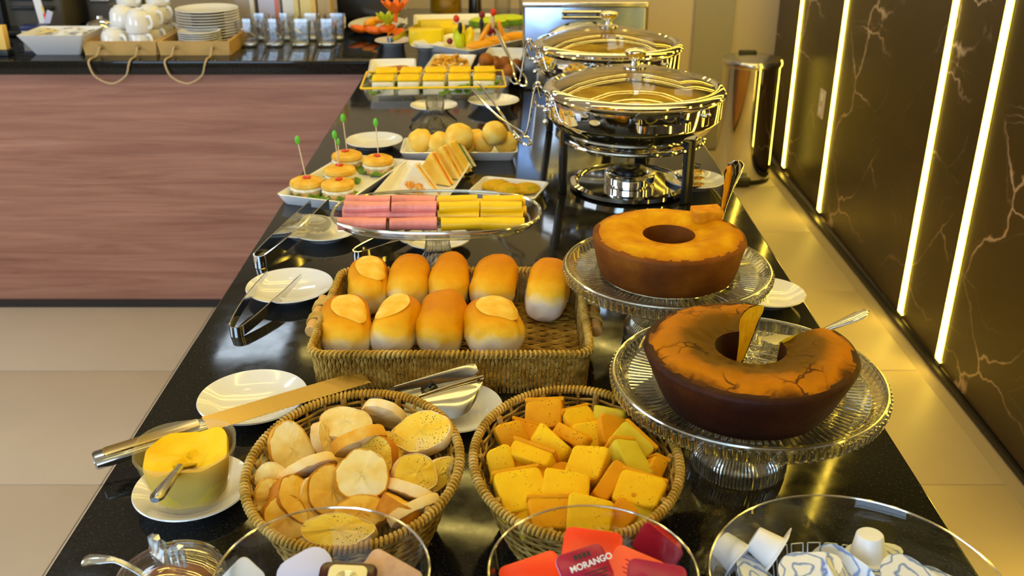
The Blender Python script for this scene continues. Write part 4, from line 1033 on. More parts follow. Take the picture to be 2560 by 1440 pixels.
ring_cake('ring_cake', (.2165, 1.266), C + .1045, .1055, .035, .056, .012, .006, 'whole golden ring cake on the stand behind', 'cake_gold', 'cake_gold_side', None, 2)
# cake servers
def server(pos, tip, label, lab2, w=.012, bl=True):
    A_ = Vector(pos); d = Vector(tip) - A_; L_ = d.length; u_ = d.normalized(); sd = Vector((-u_.y, u_.x, 0))
    sd = sd.normalized() if sd.length > .05 else Vector((1, 0, 0)); up = sd.cross(u_)
    t = thing('cake_server', label, 'cake server', A_)
    b = MB(); rg = []
    for s_, ww, hh in ((0, .0035, .002), (.2, .004, .0022), (.5, .007, .0026), (.8, w, .0030), (.94, w * .9, .0028), (1, w * .3, .0015)):
        rg.append([u_ * s_ * L_ + sd * math.cos(a) * ww + up * (math.sin(a) * hh + .004 * s_ * s_) for a in [2 * PI * j / 14 for j in range(14)]])
    b.loft(rg).build('handle', M['steel'], t)
    if bl:
        b = MB(); rg = []
        for s_, ww in ((.004, .004), (-.012, .013), (-.03, .014), (-.045, .004)):
            c_ = Vector((u_.x, u_.y, 0)).normalized() * s_ + Vector((0, 0, -.001 + .08 * s_)) ; rg.append([c_ + sd * ww + Vector((0, 0, .0006)), c_ - sd * ww + Vector((0, 0, .0006)), c_ - sd * ww - Vector((0, 0, .0006)), c_ + sd * ww - Vector((0, 0, .0006))])
        b.loft(rg).build('blade', M['steel'], t, angle=30)
server((0.338, 1.018, 1.0220), (0.400, 0.999, 1.0720), 'bright steel cake server with twisted handle on the front cake stand', '', .013)
server((0.300, 1.327, 1.0580), (0.303, 1.282, 1.1620), 'bright steel cake server standing up out of the golden ring cake', '', .013, False)
t = thing('cake_piece', 'broken crust piece lying on top of the golden ring cake beside the server', 'cake piece', (0.277, 1.317, 1.0700), rad(6, 0, 12))
chunk_mesh(.046, .030, .018, 5, .007).build('crumb', M['cake_piece'], t)

# ================================================================ HAM AND CHEESE STAND
t = thing('oval_stand', 'oval glass pedestal dish holding rolled ham and cheese slices', 'serving stand', (-.122, 1.500, C))
ho = .108; rx, ry = .168, .102
b = MB(); n = 96
def ov(f, z, k=2.5):
    o = []
    for j in range(n):
        a = 2 * PI * j / n; ca, sa = math.cos(a), math.sin(a)
        o.append((rx * f * math.copysign(abs(ca) ** (2 / k), ca), (ry - rx * (1 - f)) * math.copysign(abs(sa) ** (2 / k), sa), z))
    return o
b.loft([ov(.30 + .3, ho - .022), ov(.86, ho - .021), ov(.93, ho - .016), ov(.98, ho - .003), ov(1.0, ho - .001), ov(1.0, ho + .001), ov(.985, ho + .002), ov(.965, ho), ov(.915, ho - .012), ov(.85, ho - .017), ov(.6, ho - .018)])
b.build('dish', M['glass'], t)
MB().tube(ov(.995, ho), .0030, 8, closed=True).build('rim', M['ribs'], t)
MB().tube(ov(.90, ho - .016), .0020, 6, closed=True).build('inner_edge', M['ribs'], t)
nl = 20
MB().lathe([(0, ho - .022), (.022, ho - .022), (.026, ho - .030), (.018, ho - .040), (.019, .052), (.022, .036), (.036, .018), (.048, .006), (.050, 0), (.045, 0), (.030, .014), (.012, .030), (0, .034)], nl * 10, mod=lambda i, a: (.0014 * math.cos(a * nl) * (1 if 2 < i < 9 else 0), 0)).build('pedestal', M['crystal'], t, angle=60)
HG = {'ham': 'rolled ham slices on the oval stand', 'cheese': 'rolled cheese slices on the oval stand'}
def roll_slice(kind, p, L_, r, yaw, label, seed):
    t = thing(kind + '_roll', label, kind, p, rad(0, 0, yaw), HG[kind])
    b = MB(); rg = []                               # spiral sheet, rolled along X
    for i in range(7):
        x = -L_ / 2 + L_ * i / 6 + (.0015 * math.sin(seed) if i in (0, 6) else 0); ring = []
        for k in range(26):
            a = 2 * PI * k / 26 * 1.9; rr = r * (.45 + .55 * k / 25) * (1 + .06 * math.sin(a * 2 + seed + x * 60))
            ring.append((x, math.cos(a) * rr * 1.08, math.sin(a) * rr * .9))
        for k in range(25, -1, -1):
            a = 2 * PI * k / 26 * 1.9; rr = (r * (.45 + .55 * k / 25) - .0016) * (1 + .06 * math.sin(a * 2 + seed + x * 60))
            ring.append((x, math.cos(a) * rr * 1.08, math.sin(a) * rr * .9))
        rg.append(ring)
    b.loft(rg, False, False).build('sheet', M[kind], t, angle=50)
zs = C + ho - .006
STK = [('ham', (-0.236, 1.494, 1.0050), .076, 'left'), ('ham', (-0.157, 1.475, 1.0050), .074, 'right'), ('cheese', (-0.083, 1.503, 1.0050), .066, 'left'), ('cheese', (-0.014, 1.507, 1.0050), .068, 'right')]
for s_, (kind, p, L_, wh) in enumerate(STK):
    pos = ['nearest', 'second from the front', 'third from the front', 'farthest']
    for k in range(4):
        roll_slice(kind, (p[0] + .003 * math.sin(k * 2 + s_), 1.456 + .0265 * k, zs + .0015 + (.004 if k % 2 else 0)), L_, .0125, 3 * math.sin(k * 3 + s_), f'rolled {"pink ham" if kind == "ham" else "yellow cheese"} slice, {pos[k]} of the lower layer, {wh} {kind} stack', s_ * 4 + k)
    for k in range(2):
        roll_slice(kind, (p[0] + .004 * math.cos(k + s_), 1.482 + .030 * k, zs + .020), L_ * .96, .0115, 4 * math.sin(k * 5 + s_), f'rolled {"pink ham" if kind == "ham" else "yellow cheese"} slice, {["front", "back"][k]} one on top of the {wh} {kind} stack', s_ * 4 + k + 20)

# ================================================================ SAVOURY PLATES
def quad_dish(pa, pb, pc, pd, h, label, **k):
    """near-left, near-right, far-right, far-left corners -> a rectangular dish of that size, place and angle"""
    a, b_, c_, d = [Vector((p[0], p[1])) for p in (pa, pb, pc, pd)]
    w = ((b_ - a).length + (c_ - d).length) / 2; dp = ((d - a).length + (c_ - b_).length) / 2; ctr = (a + b_ + c_ + d) / 4
    e = (b_ - a).normalized() + (c_ - d).normalized(); f_ = ((d - a).normalized() + (c_ - b_).normalized()); f_ = Vector((f_.y, -f_.x)); e = e.normalized() + f_.normalized()
    r = math.atan2(e.y, e.x)
    return rect_dish('serving_dish', (ctr.x, ctr.y), w, dp, h, r, label, **k), ctr, r
quad_dish((-0.458, 1.834, 0.9200), (-0.314, 1.778, 0.9200), (-0.233, 2.064, 0.9200), (-0.373, 2.118, 0.9200), .022, 'long white rectangular dish of round bread sandwiches with picks')
quad_dish((-0.276, 1.815, 0.9200), (-0.136, 1.815, 0.9200), (-0.077, 2.035, 0.9200), (-0.236, 2.070, 0.9200), .022, 'white rectangular dish of triangular sandwiches behind the ham stand')
quad_dish((-0.085, 1.839, 0.9200), (0.045, 1.806, 0.9200), (0.070, 1.899, 0.9200), (-0.057, 1.967, 0.9200), .022, 'small white square dish with three fritters left of the warming dish')
quad_dish((-0.239, 2.118, 0.9200), (0.004, 2.118, 0.9200), (0.019, 2.245, 0.9200), (-0.263, 2.245, 0.9200), .022, 'white rectangular dish of round cheese breads')
# round sandwiches
SW = [((-0.411, 1.878, 0.9200), 1, 'left front round sandwich with a tall green tipped pick on the long dish', (-.012, .004), .074),
      ((-0.346, 1.864, 0.9200), 0, 'right front round sandwich without a standing pick of its own on the long dish', (.0, .0), 0),
      ((-0.357, 1.957, 0.9200), 1, 'middle round sandwich with a doubled green pick on the long dish', (-.004, 0), .066),
      ((-0.358, 2.061, 0.9200), 1, 'left back round sandwich with the tallest green tipped pick on the long dish', (-.004, .0), .074),
      ((-0.287, 2.029, 0.9200), 1, 'right back round sandwich with a green tipped pick on the long dish', (-.002, 0), .072)]
for i, (p, pk, lab, ofs, ph) in enumerate(SW):
    t = thing('round_sandwich', lab, 'sandwich', (p[0], p[1], C + .006), i * 1.3, 'round sandwiches on the long dish')
    b = MB(); n = 60
    b.lathe([(0, .004)] + [(.036, .003), (.037, .006), (.030, .009), (0, .009)], n, mod=lambda i_, a: (.006 * math.sin(a * 5 + i) + .003 * math.sin(a * 13), .003 * math.sin(a * 9)) if 0 < i_ < 4 else (0, 0)).build('lettuce', M['lettuce'], t)
    MB().lathe([(0, 0), (.029, 0), (.032, .004), (.032, .010), (.030, .013), (0, .013)], 36).build('lower_bread', M['bun_side'], t)
    MB().lathe([(0, .013), (.031, .013), (.033, .016), (.031, .020), (0, .020)], 40, mod=lambda i_, a: (.0016 * math.sin(a * 11 + i), 0) if 0 < i_ < 4 else (0, 0)).build('filling', M['cream'], t)
    MB().lathe([(0, .020), (.031, .020), (.034, .024), (.032, .030), (.022, .035), (0, .036)], 40).build('upper_bread', M['bun'], t)
    MB().rbox(.016, .012, .004, .004, (.002, -.002, .0375)).build('tomato_piece', M['tomato'], t, (0, 0, 0))
    if pk:
        L_ = ph; s_ = MB().tube([(0, 0, 0), (ofs[0] * .5, ofs[1], L_ * .5), (ofs[0], ofs[1] * 2, L_)], .0011, 8).build('pick', M['pick_wood'], t, (0, .002, .030), -i * 1.3)
        MB().ball(.0052, .0035, .0095, (ofs[0] * 1.05, ofs[1] * 2, L_ + .006), 12, 8).build('pick_tip', M['green_plastic'], s_)
        if i == 2:
            s2 = MB().tube([(0, 0, 0), (.002, .0, L_ * .85)], .0011, 8).build('pick', M['pick_wood'], t, (.003, -.002, .030), -i * 1.3)
            MB().ball(.0035, .003, .008, (.002, 0, L_ * .85), 12, 8).build('pick_tip', M['green_plastic'], s2)
# triangular sandwiches standing on their long edge
def tri(pos, yaw, a, hh, th, bread, fill, label):
    t = thing('triangle_sandwich', label, 'sandwich', pos, math.radians(yaw), 'triangular sandwiches')
    def wedge(y0, y1, ins, m, nm, sd):
        b = MB(); rg = []
        for y in (y0, y0 + (y1 - y0) * .15, y1 - (y1 - y0) * .15, y1):
            k = ins + (.0015 if y in (y0, y1) else 0); base = [(-a / 2 + k * 2, .001 + k), (a / 2 - k * 2, .001 + k), (k * .3 + .003, hh - k * 1.6), (-k * .3 - .003, hh - k * 1.6)]
            ring = []
            for i in range(4):
                p, q_ = base[i], base[(i + 1) % 4]
                for j in range(4 if i != 2 else 1):
                    s_ = j / 4; ring.append((p[0] + (q_[0] - p[0]) * s_, y, p[1] + (q_[1] - p[1]) * s_ + .001 * mnoise.noise(Vector((i + j * .7, y * 60, sd)))))
            rg.append(ring)
        b.loft(rg).build(nm, M[m], t, angle=40)
    if fill == 'filling' and bread == 'sandwich':
        b = MB()
        for k in range(26): b.box(.012, .003, .003, (0, 0, 0), T(.015 * math.sin(k * 2.3), -th / 2 - .001, .006 + .018 * abs(math.sin(k * 1.1)), 0, k * .7, .2 * math.sin(k)))
        o = b.build('grated_carrot', M['filling'], t); o['kind'] = 'stuff'
    wedge(-th / 2, -th * .14, 0, bread, 'bread', 1); wedge(-th * .14, th * .14, .001, fill, 'filling', 2); wedge(th * .14, th / 2, 0, bread, 'bread', 3)
tri((-0.191, 1.889, 0.9062), -10, .092, .060, .030, 'sandwich', 'filling', 'white triangular sandwich with grated carrot filling, nearest on its dish')
tri((-0.163, 1.956, 0.9062), -24, .086, .064, .024, 'cheese_bread', 'carrot', 'orange tinted triangular sandwich right behind the white one')
tri((-0.143, 1.999, 0.9062), -26, .086, .066, .026, 'cheese_bread', 'filling', 'yellow triangular sandwich, third on its dish')
tri((-0.128, 2.044, 0.9062), -30, .086, .062, .024, 'cheese_bread', 'cheese', 'yellow triangular sandwich, fourth on its dish')
tri((-0.118, 2.079, 0.9062), -30, .080, .050, .024, 'sandwich', 'lettuce', 'pale triangular sandwich with green filling, farthest on its dish')
for i, (p, r, lab) in enumerate([((-0.033, 1.907, 0.9120), 12, 'oval fritter at the back left of the small square dish'), ((-0.010, 1.882, 0.9120), -10, 'oval fritter in the middle front of the small square dish'), ((0.029, 1.887, 0.9120), 4, 'oval fritter with green top at the right of the small square dish')]):
    t = thing('fritter', lab, 'fritter', (p[0], p[1], C + .0165), math.radians(r), 'fritters on the small dish')
    MB().ball(.028, .018, .0115, (0, 0, 0), 20, 12, .16, 2.2, i).build('body', M['fritter'], t)
CB = [(1052, 362, .028, .026, 'round cheese bread at the left end of its dish, with a browned spot'), (1100, 366, .026, .022, 'round cheese bread second from the left in the front row'), (1160, 372, .024, .021, 'small round cheese bread in the middle of the front row'), (1206, 370, .025, .018, 'round cheese bread half hidden right of the middle small one'),
      (1262, 370, .026, .022, 'round cheese bread at the right end of the front row')]
CBp = [(-0.208, 2.174, 0.9280), (-0.163, 2.161, 0.9280), (-0.108, 2.149, 0.9240), (-0.065, 2.161, 0.9260), (-0.014, 2.161, 0.9260)]
for i, p in enumerate(CBp):
    t = thing('cheese_bread', CB[i][4], 'cheese bread', (p[0], p[1], C + .0065 + CB[i][2]), i, 'cheese breads'); MB().ball(CB[i][2], CB[i][2], CB[i][2] * .97, (0, 0, 0), 24, 16, .10, 1.8, i).build('body', M['cheese_bread'], t)
for i, (p, r, lab) in enumerate([((-0.117, 2.113, 0.9580), .034, 'large smooth cheese bread lying on top in the middle of its dish'), ((-0.039, 2.117, 0.9660), .029, 'round cheese bread lying highest at the right of its dish'), ((-0.147, 2.173, 0.9300), .024, 'round cheese bread behind the second one from the left'), ((-0.082, 2.179, 0.9340), .026, 'round cheese bread behind the right middle of its dish')]):
    t = thing('cheese_bread', lab, 'cheese bread', p, i * 2, 'cheese breads'); MB().ball(r, r, r * .95, (0, 0, 0), 24, 16, .10, 1.8, i + 9).build('body', M['cheese_bread'], t)
# cream squares on a glass stand
t = thing('square_stand', 'rectangular glass pedestal dish with yellow edge holding cream squares', 'serving stand', (-.192, 2.420, C), math.radians(3))
hs = .120; b = MB(); W2, D2 = .345, .185
b.loft([rrect(W2 - .06, D2 - .06, .01, hs - .040), rrect(W2 - .035, D2 - .035, .01, hs - .039), rrect(W2, D2, .006, hs - .001), rrect(W2 - .004, D2 - .004, .006, hs), rrect(W2 - .040, D2 - .040, .01, hs - .036), rrect(W2 - .06, D2 - .06, .01, hs - .0365)])
b.build('dish', M['glass'], t, angle=30)
s = NT('yellow acrylic edge'); s.set(col=srgb(250, 205, 30), rough=.2); M['edge'] = s.m
rr = rrect(W2, D2, .006, hs, 3); MB().tube(rr, .0028, 6, closed=True).build('rim', M['edge'], t)
nl = 18
MB().lathe([(0, hs - .040), (.020, hs - .040), (.022, .060), (.020, .046), (.030, .028), (.052, .010), (.064, .003), (.064, 0), (.058, 0), (.030, .018), (0, .03)], nl * 10, mod=lambda i, a: (.0020 * math.cos(a * nl) * (1 if 1 < i < 8 else 0), 0)).build('pedestal', M['crystal'], t, angle=60)
b = MB(); random.seed(3)
for k in range(70):
    x = random.uniform(-.158, .158); y = random.uniform(-.078, .078); a = random.uniform(0, 6.3); r = random.uniform(.012, .022); zz = hs - .034 + random.uniform(.001, .020) + .014 * max(abs(x) / .158, abs(y) / .078)
    pts = [(x + math.cos(a + q) * r * (1 if j % 2 else .75), y + math.sin(a + q) * r * (1 if j % 2 else .75), zz + .004 * math.sin(j * 2.1 + k)) for j, q in enumerate([2 * PI * i / 9 for i in range(9)])]
    o = len(b.v); b.v += pts + [(x, y, zz + .004)]; b.f += [(o + i, o + (i + 1) % 9, o + 9) for i in range(9)]
o = tag(b.build('lettuce_bed', M['lettuce'], None, (-.192, 2.420, C), math.radians(3)), 'bed of chopped green lettuce under the cream squares', 'lettuce'); o['kind'] = 'stuff'
cw = ['leftmost', 'second from the left', 'third from the left', 'fourth from the left', 'rightmost']
for r_ in range(2):
    for k in range(5):
        x = -.122 + .061 * k + (.004 if r_ else 0); y = -.036 + .070 * r_; a = math.radians(3)
        t = thing('cream_square', f'cream square with yellow glaze, {cw[k]} of the {["front", "back"][r_]} row', 'cream square', (-.192 + x * math.cos(a) - y * math.sin(a), 2.420 + x * math.sin(a) + y * math.cos(a), C + hs - .026 + .003 * r_), a + .08 * math.sin(k * 3 + r_), 'cream squares on the glass stand')
        MB().rbox(.052, .052, .034, .005, (0, 0, .017), n=2).build('cream', M['cream'], t)
        MB().rbox(.053, .053, .010, .005, (0, 0, .038), n=2).build('glaze', M['cream_top'], t)
# square bowls behind
quad_dish((-0.424, 2.794, 0.9300), (-0.305, 2.884, 0.9300), (-0.290, 3.093, 0.9300), (-0.422, 3.118, 0.9300), .034, 'square white bowl of browned patties left of the fried balls', flare=.016)
quad_dish((-0.256, 2.884, 0.9300), (-0.122, 2.884, 0.9300), (-0.125, 3.157, 0.9300), (-0.258, 3.196, 0.9300), .034, 'square white bowl of golden crisps, middle of the three bowls', flare=.016)
quad_dish((-0.103, 2.873, 0.9300), (0.016, 2.830, 0.9300), (0.032, 3.290, 0.9300), (-0.090, 3.290, 0.9300), .034, 'square white bowl of brown fried balls, right of the three bowls', flare=.016)
for i, (p, lab) in enumerate([((-0.362, 3.015, 0.9300), 'flat browned patty at the back of the left square bowl'), ((-0.374, 2.951, 0.9300), 'flat browned patty at the front of the left square bowl'), ((-0.331, 2.955, 0.9340), 'flat browned patty at the right of the left square bowl')]):
    t = thing('patty', lab, 'patty', (p[0], p[1], C + .018 + .006 * i), rad(6 - 4 * i, 8 * i - 6, i * 30), 'browned patties'); MB().ball(.050, .034, .008, (0, 0, 0), 24, 10, .12, 2, i).build('body', M['sausage'], t)
b = MB(); random.seed(5)
for k in range(46):
    u_, v_ = random.uniform(-1, 1), random.uniform(-1, 1); x, y = u_ * .048, v_ * .058; zz = .018 + .034 * (1 - max(abs(u_), abs(v_)) ** 2) * random.uniform(.7, 1)
    b.box(.030, .012, .006, (0, 0, 0), T(x, y, zz, random.uniform(-.7, .7), random.uniform(-.7, .7), random.uniform(0, 3)))
p = (-0.192, 3.063, 0.9200); o = tag(b.build('crisps', M['chips'], None, (p[0], p[1], C)), 'heap of golden crisp sticks in the middle square bowl', 'crisps'); o['kind'] = 'stuff'
FB = [((-0.075, 2.869, 0.9750), 'top left at the back'), ((-0.021, 2.897, 0.9600), 'at the top middle'), ((-0.043, 2.916, 0.9420), 'in the middle'), ((-0.007, 2.868, 0.9450), 'at the front right'), ((-0.061, 2.898, 0.9340), 'at the front left'), ((0.012, 2.980, 0.9360), 'at the right side'), ((-0.054, 3.037, 0.9340), 'at the back left, low')]
for i, (p, lab) in enumerate(FB):
    t = thing('fried_ball', f'brown fried ball {lab} of the right square bowl', 'fried ball', p, i, 'fried balls'); MB().ball(.0225, .0225, .0225, (0, 0, 0), 18, 12, .07, 2.5, i).build('body', M['fried'], t)

# ================================================================ CHAFING DISHES
def chafing(c, r, zr, label, food_label, seed):
    t = thing('chafing_dish', label, 'chafing dish', (c[0], c[1], C))
    d = zr - C
    MB().lathe([(0, d - .118), (r * .35, d - .117), (r * .58, d - .108), (r * .78, d - .088), (r * .90, d - .060), (r * .955, d - .050), (r * .965, d - .046), (r * .965, d - .010), (r * .99, d - .006), (r, d - .002), (r * .985, d), (r * .955, d - .004), (r * .95, d - .046), (r * .84, d - .060), (0, d - .066)], 96).build('pan', M['steel'], t)
    MB().lathe([(r * .865, d + .008), (r * .90, d + .012), (r * .955, d + .010), (r * .985, d + .004), (r * .985, d + .0005), (r * .94, d + .0005), (r * .87, d + .002)], 96, loop=True).build('lid_ring', M['steel'], t)
    lid = MB().lathe([(.012, d + .044), (r * .25, d + .041), (r * .5, d + .033), (r * .72, d + .021), (r * .88, d + .008), (r * .875, d + .006), (r * .72, d + .018), (r * .5, d + .030), (r * .25, d + .038), (.012, d + .041)], 96, loop=True).build('lid_glass', M['glass_lid'], t)
    MB().lathe([(0, d + .043), (.024, d + .043), (.024, d + .047), (.010, d + .049), (.008, d + .056), (.014, d + .062), (.021, d + .070), (.022, d + .076), (.018, d + .080), (0, d + .082)], 40).build('knob', M['steel'], lid)
    # ring frame, three legs, base disc with burner
    MB().tube([(math.cos(2 * PI * k / 72) * r * .80, math.sin(2 * PI * k / 72) * r * .80, d - .094) for k in range(72)], .004, 8, closed=True).build('support_ring', M['steel'], t)
    for a in (-46, 74, 196):
        a = math.radians(a); l = MB().rbox(.012, .026, d - .045, .003, (r * .80, 0, (d - .045) / 2), n=2).build('leg', M['black_plastic'], t, rot=a)
        MB().box(.0015, .005, d - .07, (r * .80 + .0066, 0, (d - .05) / 2)).build('leg_inlay', M['steel'], l, angle=0)
        MB().rbox(.006, .024, .034, .003, (r * .955, 0, d - .026), n=2).build('leg_bracket', M['steel'], t, rot=a)
        for q in (-.007, .007): MB().ball(.0038, .0038, .0038, (r * .955 + .005, q, d - .020), 10, 8).build('rivet', M['steel'], t, rot=a)
    rb = r * .67
    MB().lathe([(0, .010), (rb * .86, .010), (rb * .88, .013), (rb * .93, .016), (rb, .012), (rb, .004), (rb * .95, .001), (0, .001)], 80).build('base_disc', M['steel'], t)
    bn = MB().lathe([(0, .010), (.048, .010), (.052, .014), (.052, .030), (.048, .033), (.038, .033), (.036, .026), (0, .026)], 56).build('burner_holder', M['steel'], t)
    MB().lathe([(0, .026), (.034, .026), (.034, .040), (.030, .043), (.010, .043), (0, .041)], 40).build('fuel_can', M['dark_metal'], bn)
    # front handle: a bowed strap
    b = MB(); n = 14; rg = []
    for k in range(n + 1):
        q = -1 + 2 * k / n; a = -PI / 2 + q * .30; o_ = .965 * r + .022 * math.sqrt(max(0, 1 - q ** 6)); P0 = Vector((math.cos(a) * o_, math.sin(a) * o_, d - .030)); nn = Vector((math.cos(a), math.sin(a), 0)) * .0018
        rg.append([P0 - nn + Vector((0, 0, .008)), P0 + nn + Vector((0, 0, .007)), P0 + nn - Vector((0, 0, .007)), P0 - nn - Vector((0, 0, .008))])
    b.loft(rg).build('front_handle', M['steel'], t, rot=math.radians(12), angle=50)
    # hinge and spoon holder on the left
    MB().tube(bez([(-r * .97, -.02, d - .006), (-r * 1.05, -.02, d + .018), (-r * 1.10, -.01, d + .004), (-r * 1.06, .0, d - .030), (-r * .98, .0, d - .034)], 6), .0030, 8).build('hinge', M['steel'], t)
    ho = MB().tube(bez([(-r * 1.02, -.016, d - .012), (-r * 1.06, -.020, d + .010), (-r * 1.10, -.026, d - .004), (-r * 1.17, -.050, d - .070), (-r * 1.24, -.058, d - .082), (-r * 1.32, -.050, d - .070)], 8), .0024, 8).build('spoon_holder', M['steel'], t)
    for q in (-.035, -.058): MB().ball(.0065, .0065, .0065, (-r * .97, -.03, d + q), 12, 8).build('hinge_screw', M['steel'], t)
    f_ = tag(MB().lathe([(0, -.004), (r * .84, -.004), (r * .93, .034), (r * .6, .040), (0, .044)], 64, mod=lambda i, a: (0, .004 * math.sin(a * 7 + i * 2 + seed) * (1 if i > 1 else 0))).build('stew', M['stew'], None, (c[0], c[1], C + d - .060)), food_label, 'hot food')
    return t
chafing((.243, 1.948), .182, C + .203, 'round steel chafing dish with domed glass lid, the nearer of the two', 'golden stew inside the nearer chafing dish', 0)
chafing((.233, 2.420), .182, C + .203, 'round steel chafing dish with domed glass lid, farther one behind the first', 'golden stew inside the farther chafing dish', 1)
# wire tongs resting in the spoon holders
def wire_tongs(a, b_, lp, label):
    B = Vector(lp); t = thing('wire_tongs', label, 'tongs', B)
    for tip in (a, b_):
        q = Vector(tip) - B; s_ = -1 if tip is a else 1; sd = Vector((-q.y, q.x, 0)).normalized() * .010 * (1 if tip is b_ else -1)
        MB().tube(bez([sd, q * .10 + sd * 1.2, q * .5 + Vector((0, 0, -.004)), q], 8), .0026, 8).build('arm', M['steel'], t)
    q = (Vector(a) - B).normalized(); sd = Vector((-q.y, q.x, 0)).normalized()
    MB().tube(bez([sd * .010, sd * .006 - q * .018, -sd * .006 - q * .018, -sd * .010], 8), .0026, 8).build('loop', M['steel'], t)
wire_tongs((-0.093, 2.192, 1.0500), (-0.077, 2.240, 1.0520), (0.025, 1.883, 1.0160), 'steel wire tongs leaning from the cream squares to the nearer chafing dish')
wire_tongs((-0.045, 2.668, 1.1000), (-0.036, 2.631, 1.1000), (0.025, 2.339, 1.0300), 'steel wire tongs leaning from the fruit platter to the farther chafing dish')
# rectangular warmer behind
t = thing('rectangular_warmer', 'boxy steel roll top food warmer with bar handle behind the round chafing dishes', 'food warmer', (.205, 3.08, C))
w_, d_, h_ = .342, .50, .245
MB().rbox(w_, d_, h_ - .012, .004, (0, 0, (h_ - .012) / 2), n=2, e=.003).build('body', M['steel_blue'], t)
MB().rbox(w_ + .012, d_ + .012, .014, .004, (0, 0, h_ - .006), n=2, e=.003).build('top_rim', M['steel_soft'], t)
b = MB(); rg = []
for y, f in ((0, 1), (-.012, .985), (-.016, .95)):
    rg.append([(-w_ * .40 * f, -d_ / 2 + y, .020)] + [(math.cos(a) * w_ * .40 * f, -d_ / 2 + y, .10 + math.sin(a) * .095 * f) for a in [PI - PI * k / 20 for k in range(21)]] + [(w_ * .40 * f, -d_ / 2 + y, .020)])
b.loft(rg).build('arched_front', M['steel_soft'], t, angle=50)
for s_ in (-1, 1): MB().box(.008, .03, .02, (s_ * .045 - .012, -d_ / 2 - .012, .215)).build('handle_bracket', M['dark_metal'], t, angle=0)
for q in (0, .014): MB().tube([(-.055 - .012, -d_ / 2 - .028, .208 + q), (.055 - .012, -d_ / 2 - .028, .208 + q)], .0055, 10).build('handle_bar', M['steel'], t)
MB().box(.010, .008, h_ - .02, (w_ / 2 + .004, -d_ / 2 + .02, h_ / 2)).build('side_rail', M['gold'], t, angle=0)
# things on the small plate right of the leg
t = thing('gold_server', 'small gold scalloped server lying on the plate at the right of the warming dish', 'server', (0.371, 1.914, 0.9165))
b = MB()
for k in range(3):
    b.lathe([(0, .001), (.014, .001), (.022, .006), (.021, .008), (.013, .003), (0, .003)], 30, sy=.6, mod=lambda i, a: (.0015 * math.cos(a * 9) if i in (2, 3) else 0, 0), M=T(.004 * k - .006, .022 * k - .02, .006 * k))
b.build('shells', M['gold'], t)
t = thing('small_goblet', 'small clear stemmed glass standing behind the warming dish leg', 'glass', (0.398, 2.099, 0.9000))
MB().lathe([(0, 0), (.020, 0), (.021, .003), (.004, .006), (.0035, .026), (.010, .034), (.019, .062), (.0175, .062), (.008, .036), (0, .034)], 40).build('goblet', M['crystal'], t)
t = thing('clear_scoop', 'clear plastic scoop lying on the white plate beside the long tongs', 'scoop', (-0.351, 1.654, 0.9200), rad(0, 0, 30))
b = MB(); b.ball(.026, .034, .016, (0, 0, .010), 20, 12)
b.v = [(x, y, min(z, .013)) for x, y, z in b.v]
b.build('scoop', M['crystal'], t)

# ================================================================ FRUIT AND JARS AT THE FAR END
def oval_platter(p, rx_, ry_, label, rot=0, h=.022):
    b = MB(); b.lathe([(0, .001), (.6, .001), (.66, .003), (.95, h * .9), (1, h), (.98, h + .002), (.9, h - .002), (.64, .007), (0, .006)], 72, sx=rx_, sy=ry_)
    return tag(b.build('platter', M['porcelain'], None, (p[0], p[1], C), rot), label, 'platter')
oval_platter((-.512, 3.84), .112, .17, 'oval white platter of papaya pieces at the back left of the buffet')
quad_dish((-0.285, 3.415, 0.9200), (-0.121, 3.247, 0.9200), (0.054, 3.568, 0.9200), (-0.107, 3.823, 0.9200), .026, 'large square white platter of cut fruit left of the steel warmer', flare=.02)
rect_dish('serving_dish', (-.222, 3.94), .325, .26, .022, .1, 'white tray under the melon slabs at the back of the buffet', flare=.02)
def fruit(name, p, rx_, ry_, rz_, mt, label, group, rot=(0, 0, 0), nz=.12, seed=0):
    t = thing(name, label, 'fruit', p, rad(*rot), group); MB().ball(rx_, ry_, rz_, (0, 0, 0), 18, 12, nz, 1.8, seed).build('flesh', M[mt], t)
PP = 'papaya and melon pieces'
for i, (p, rx_, ry_, rz_, m_, lab, r) in enumerate([
    ((-0.560, 3.675, 0.9300), .034, .022, .014, 'carrot', 'orange papaya wedge at the left front of the oval platter', 10), ((-0.502, 3.641, 0.9300), .036, .022, .014, 'carrot', 'orange papaya wedge second from the left on the oval platter', -12),
    ((-0.449, 3.603, 0.9450), .034, .022, .016, 'carrot', 'orange papaya wedge in the middle of the oval platter', 30), ((-0.416, 3.592, 0.9300), .034, .020, .014, 'carrot', 'orange papaya wedge at the right front of the oval platter', 8),
    ((-0.515, 3.693, 0.9500), .036, .020, .016, 'mango', 'yellow mango wedge at the back left of the oval platter', 40), ((-0.483, 3.703, 0.9600), .032, .018, .016, 'mango', 'yellow mango wedge at the back middle of the oval platter', 60)]):
    fruit('papaya_wedge', p, rx_, ry_, rz_, m_, lab, PP, (10 * math.sin(i * 3), 14 * math.cos(i), r), .1, i)
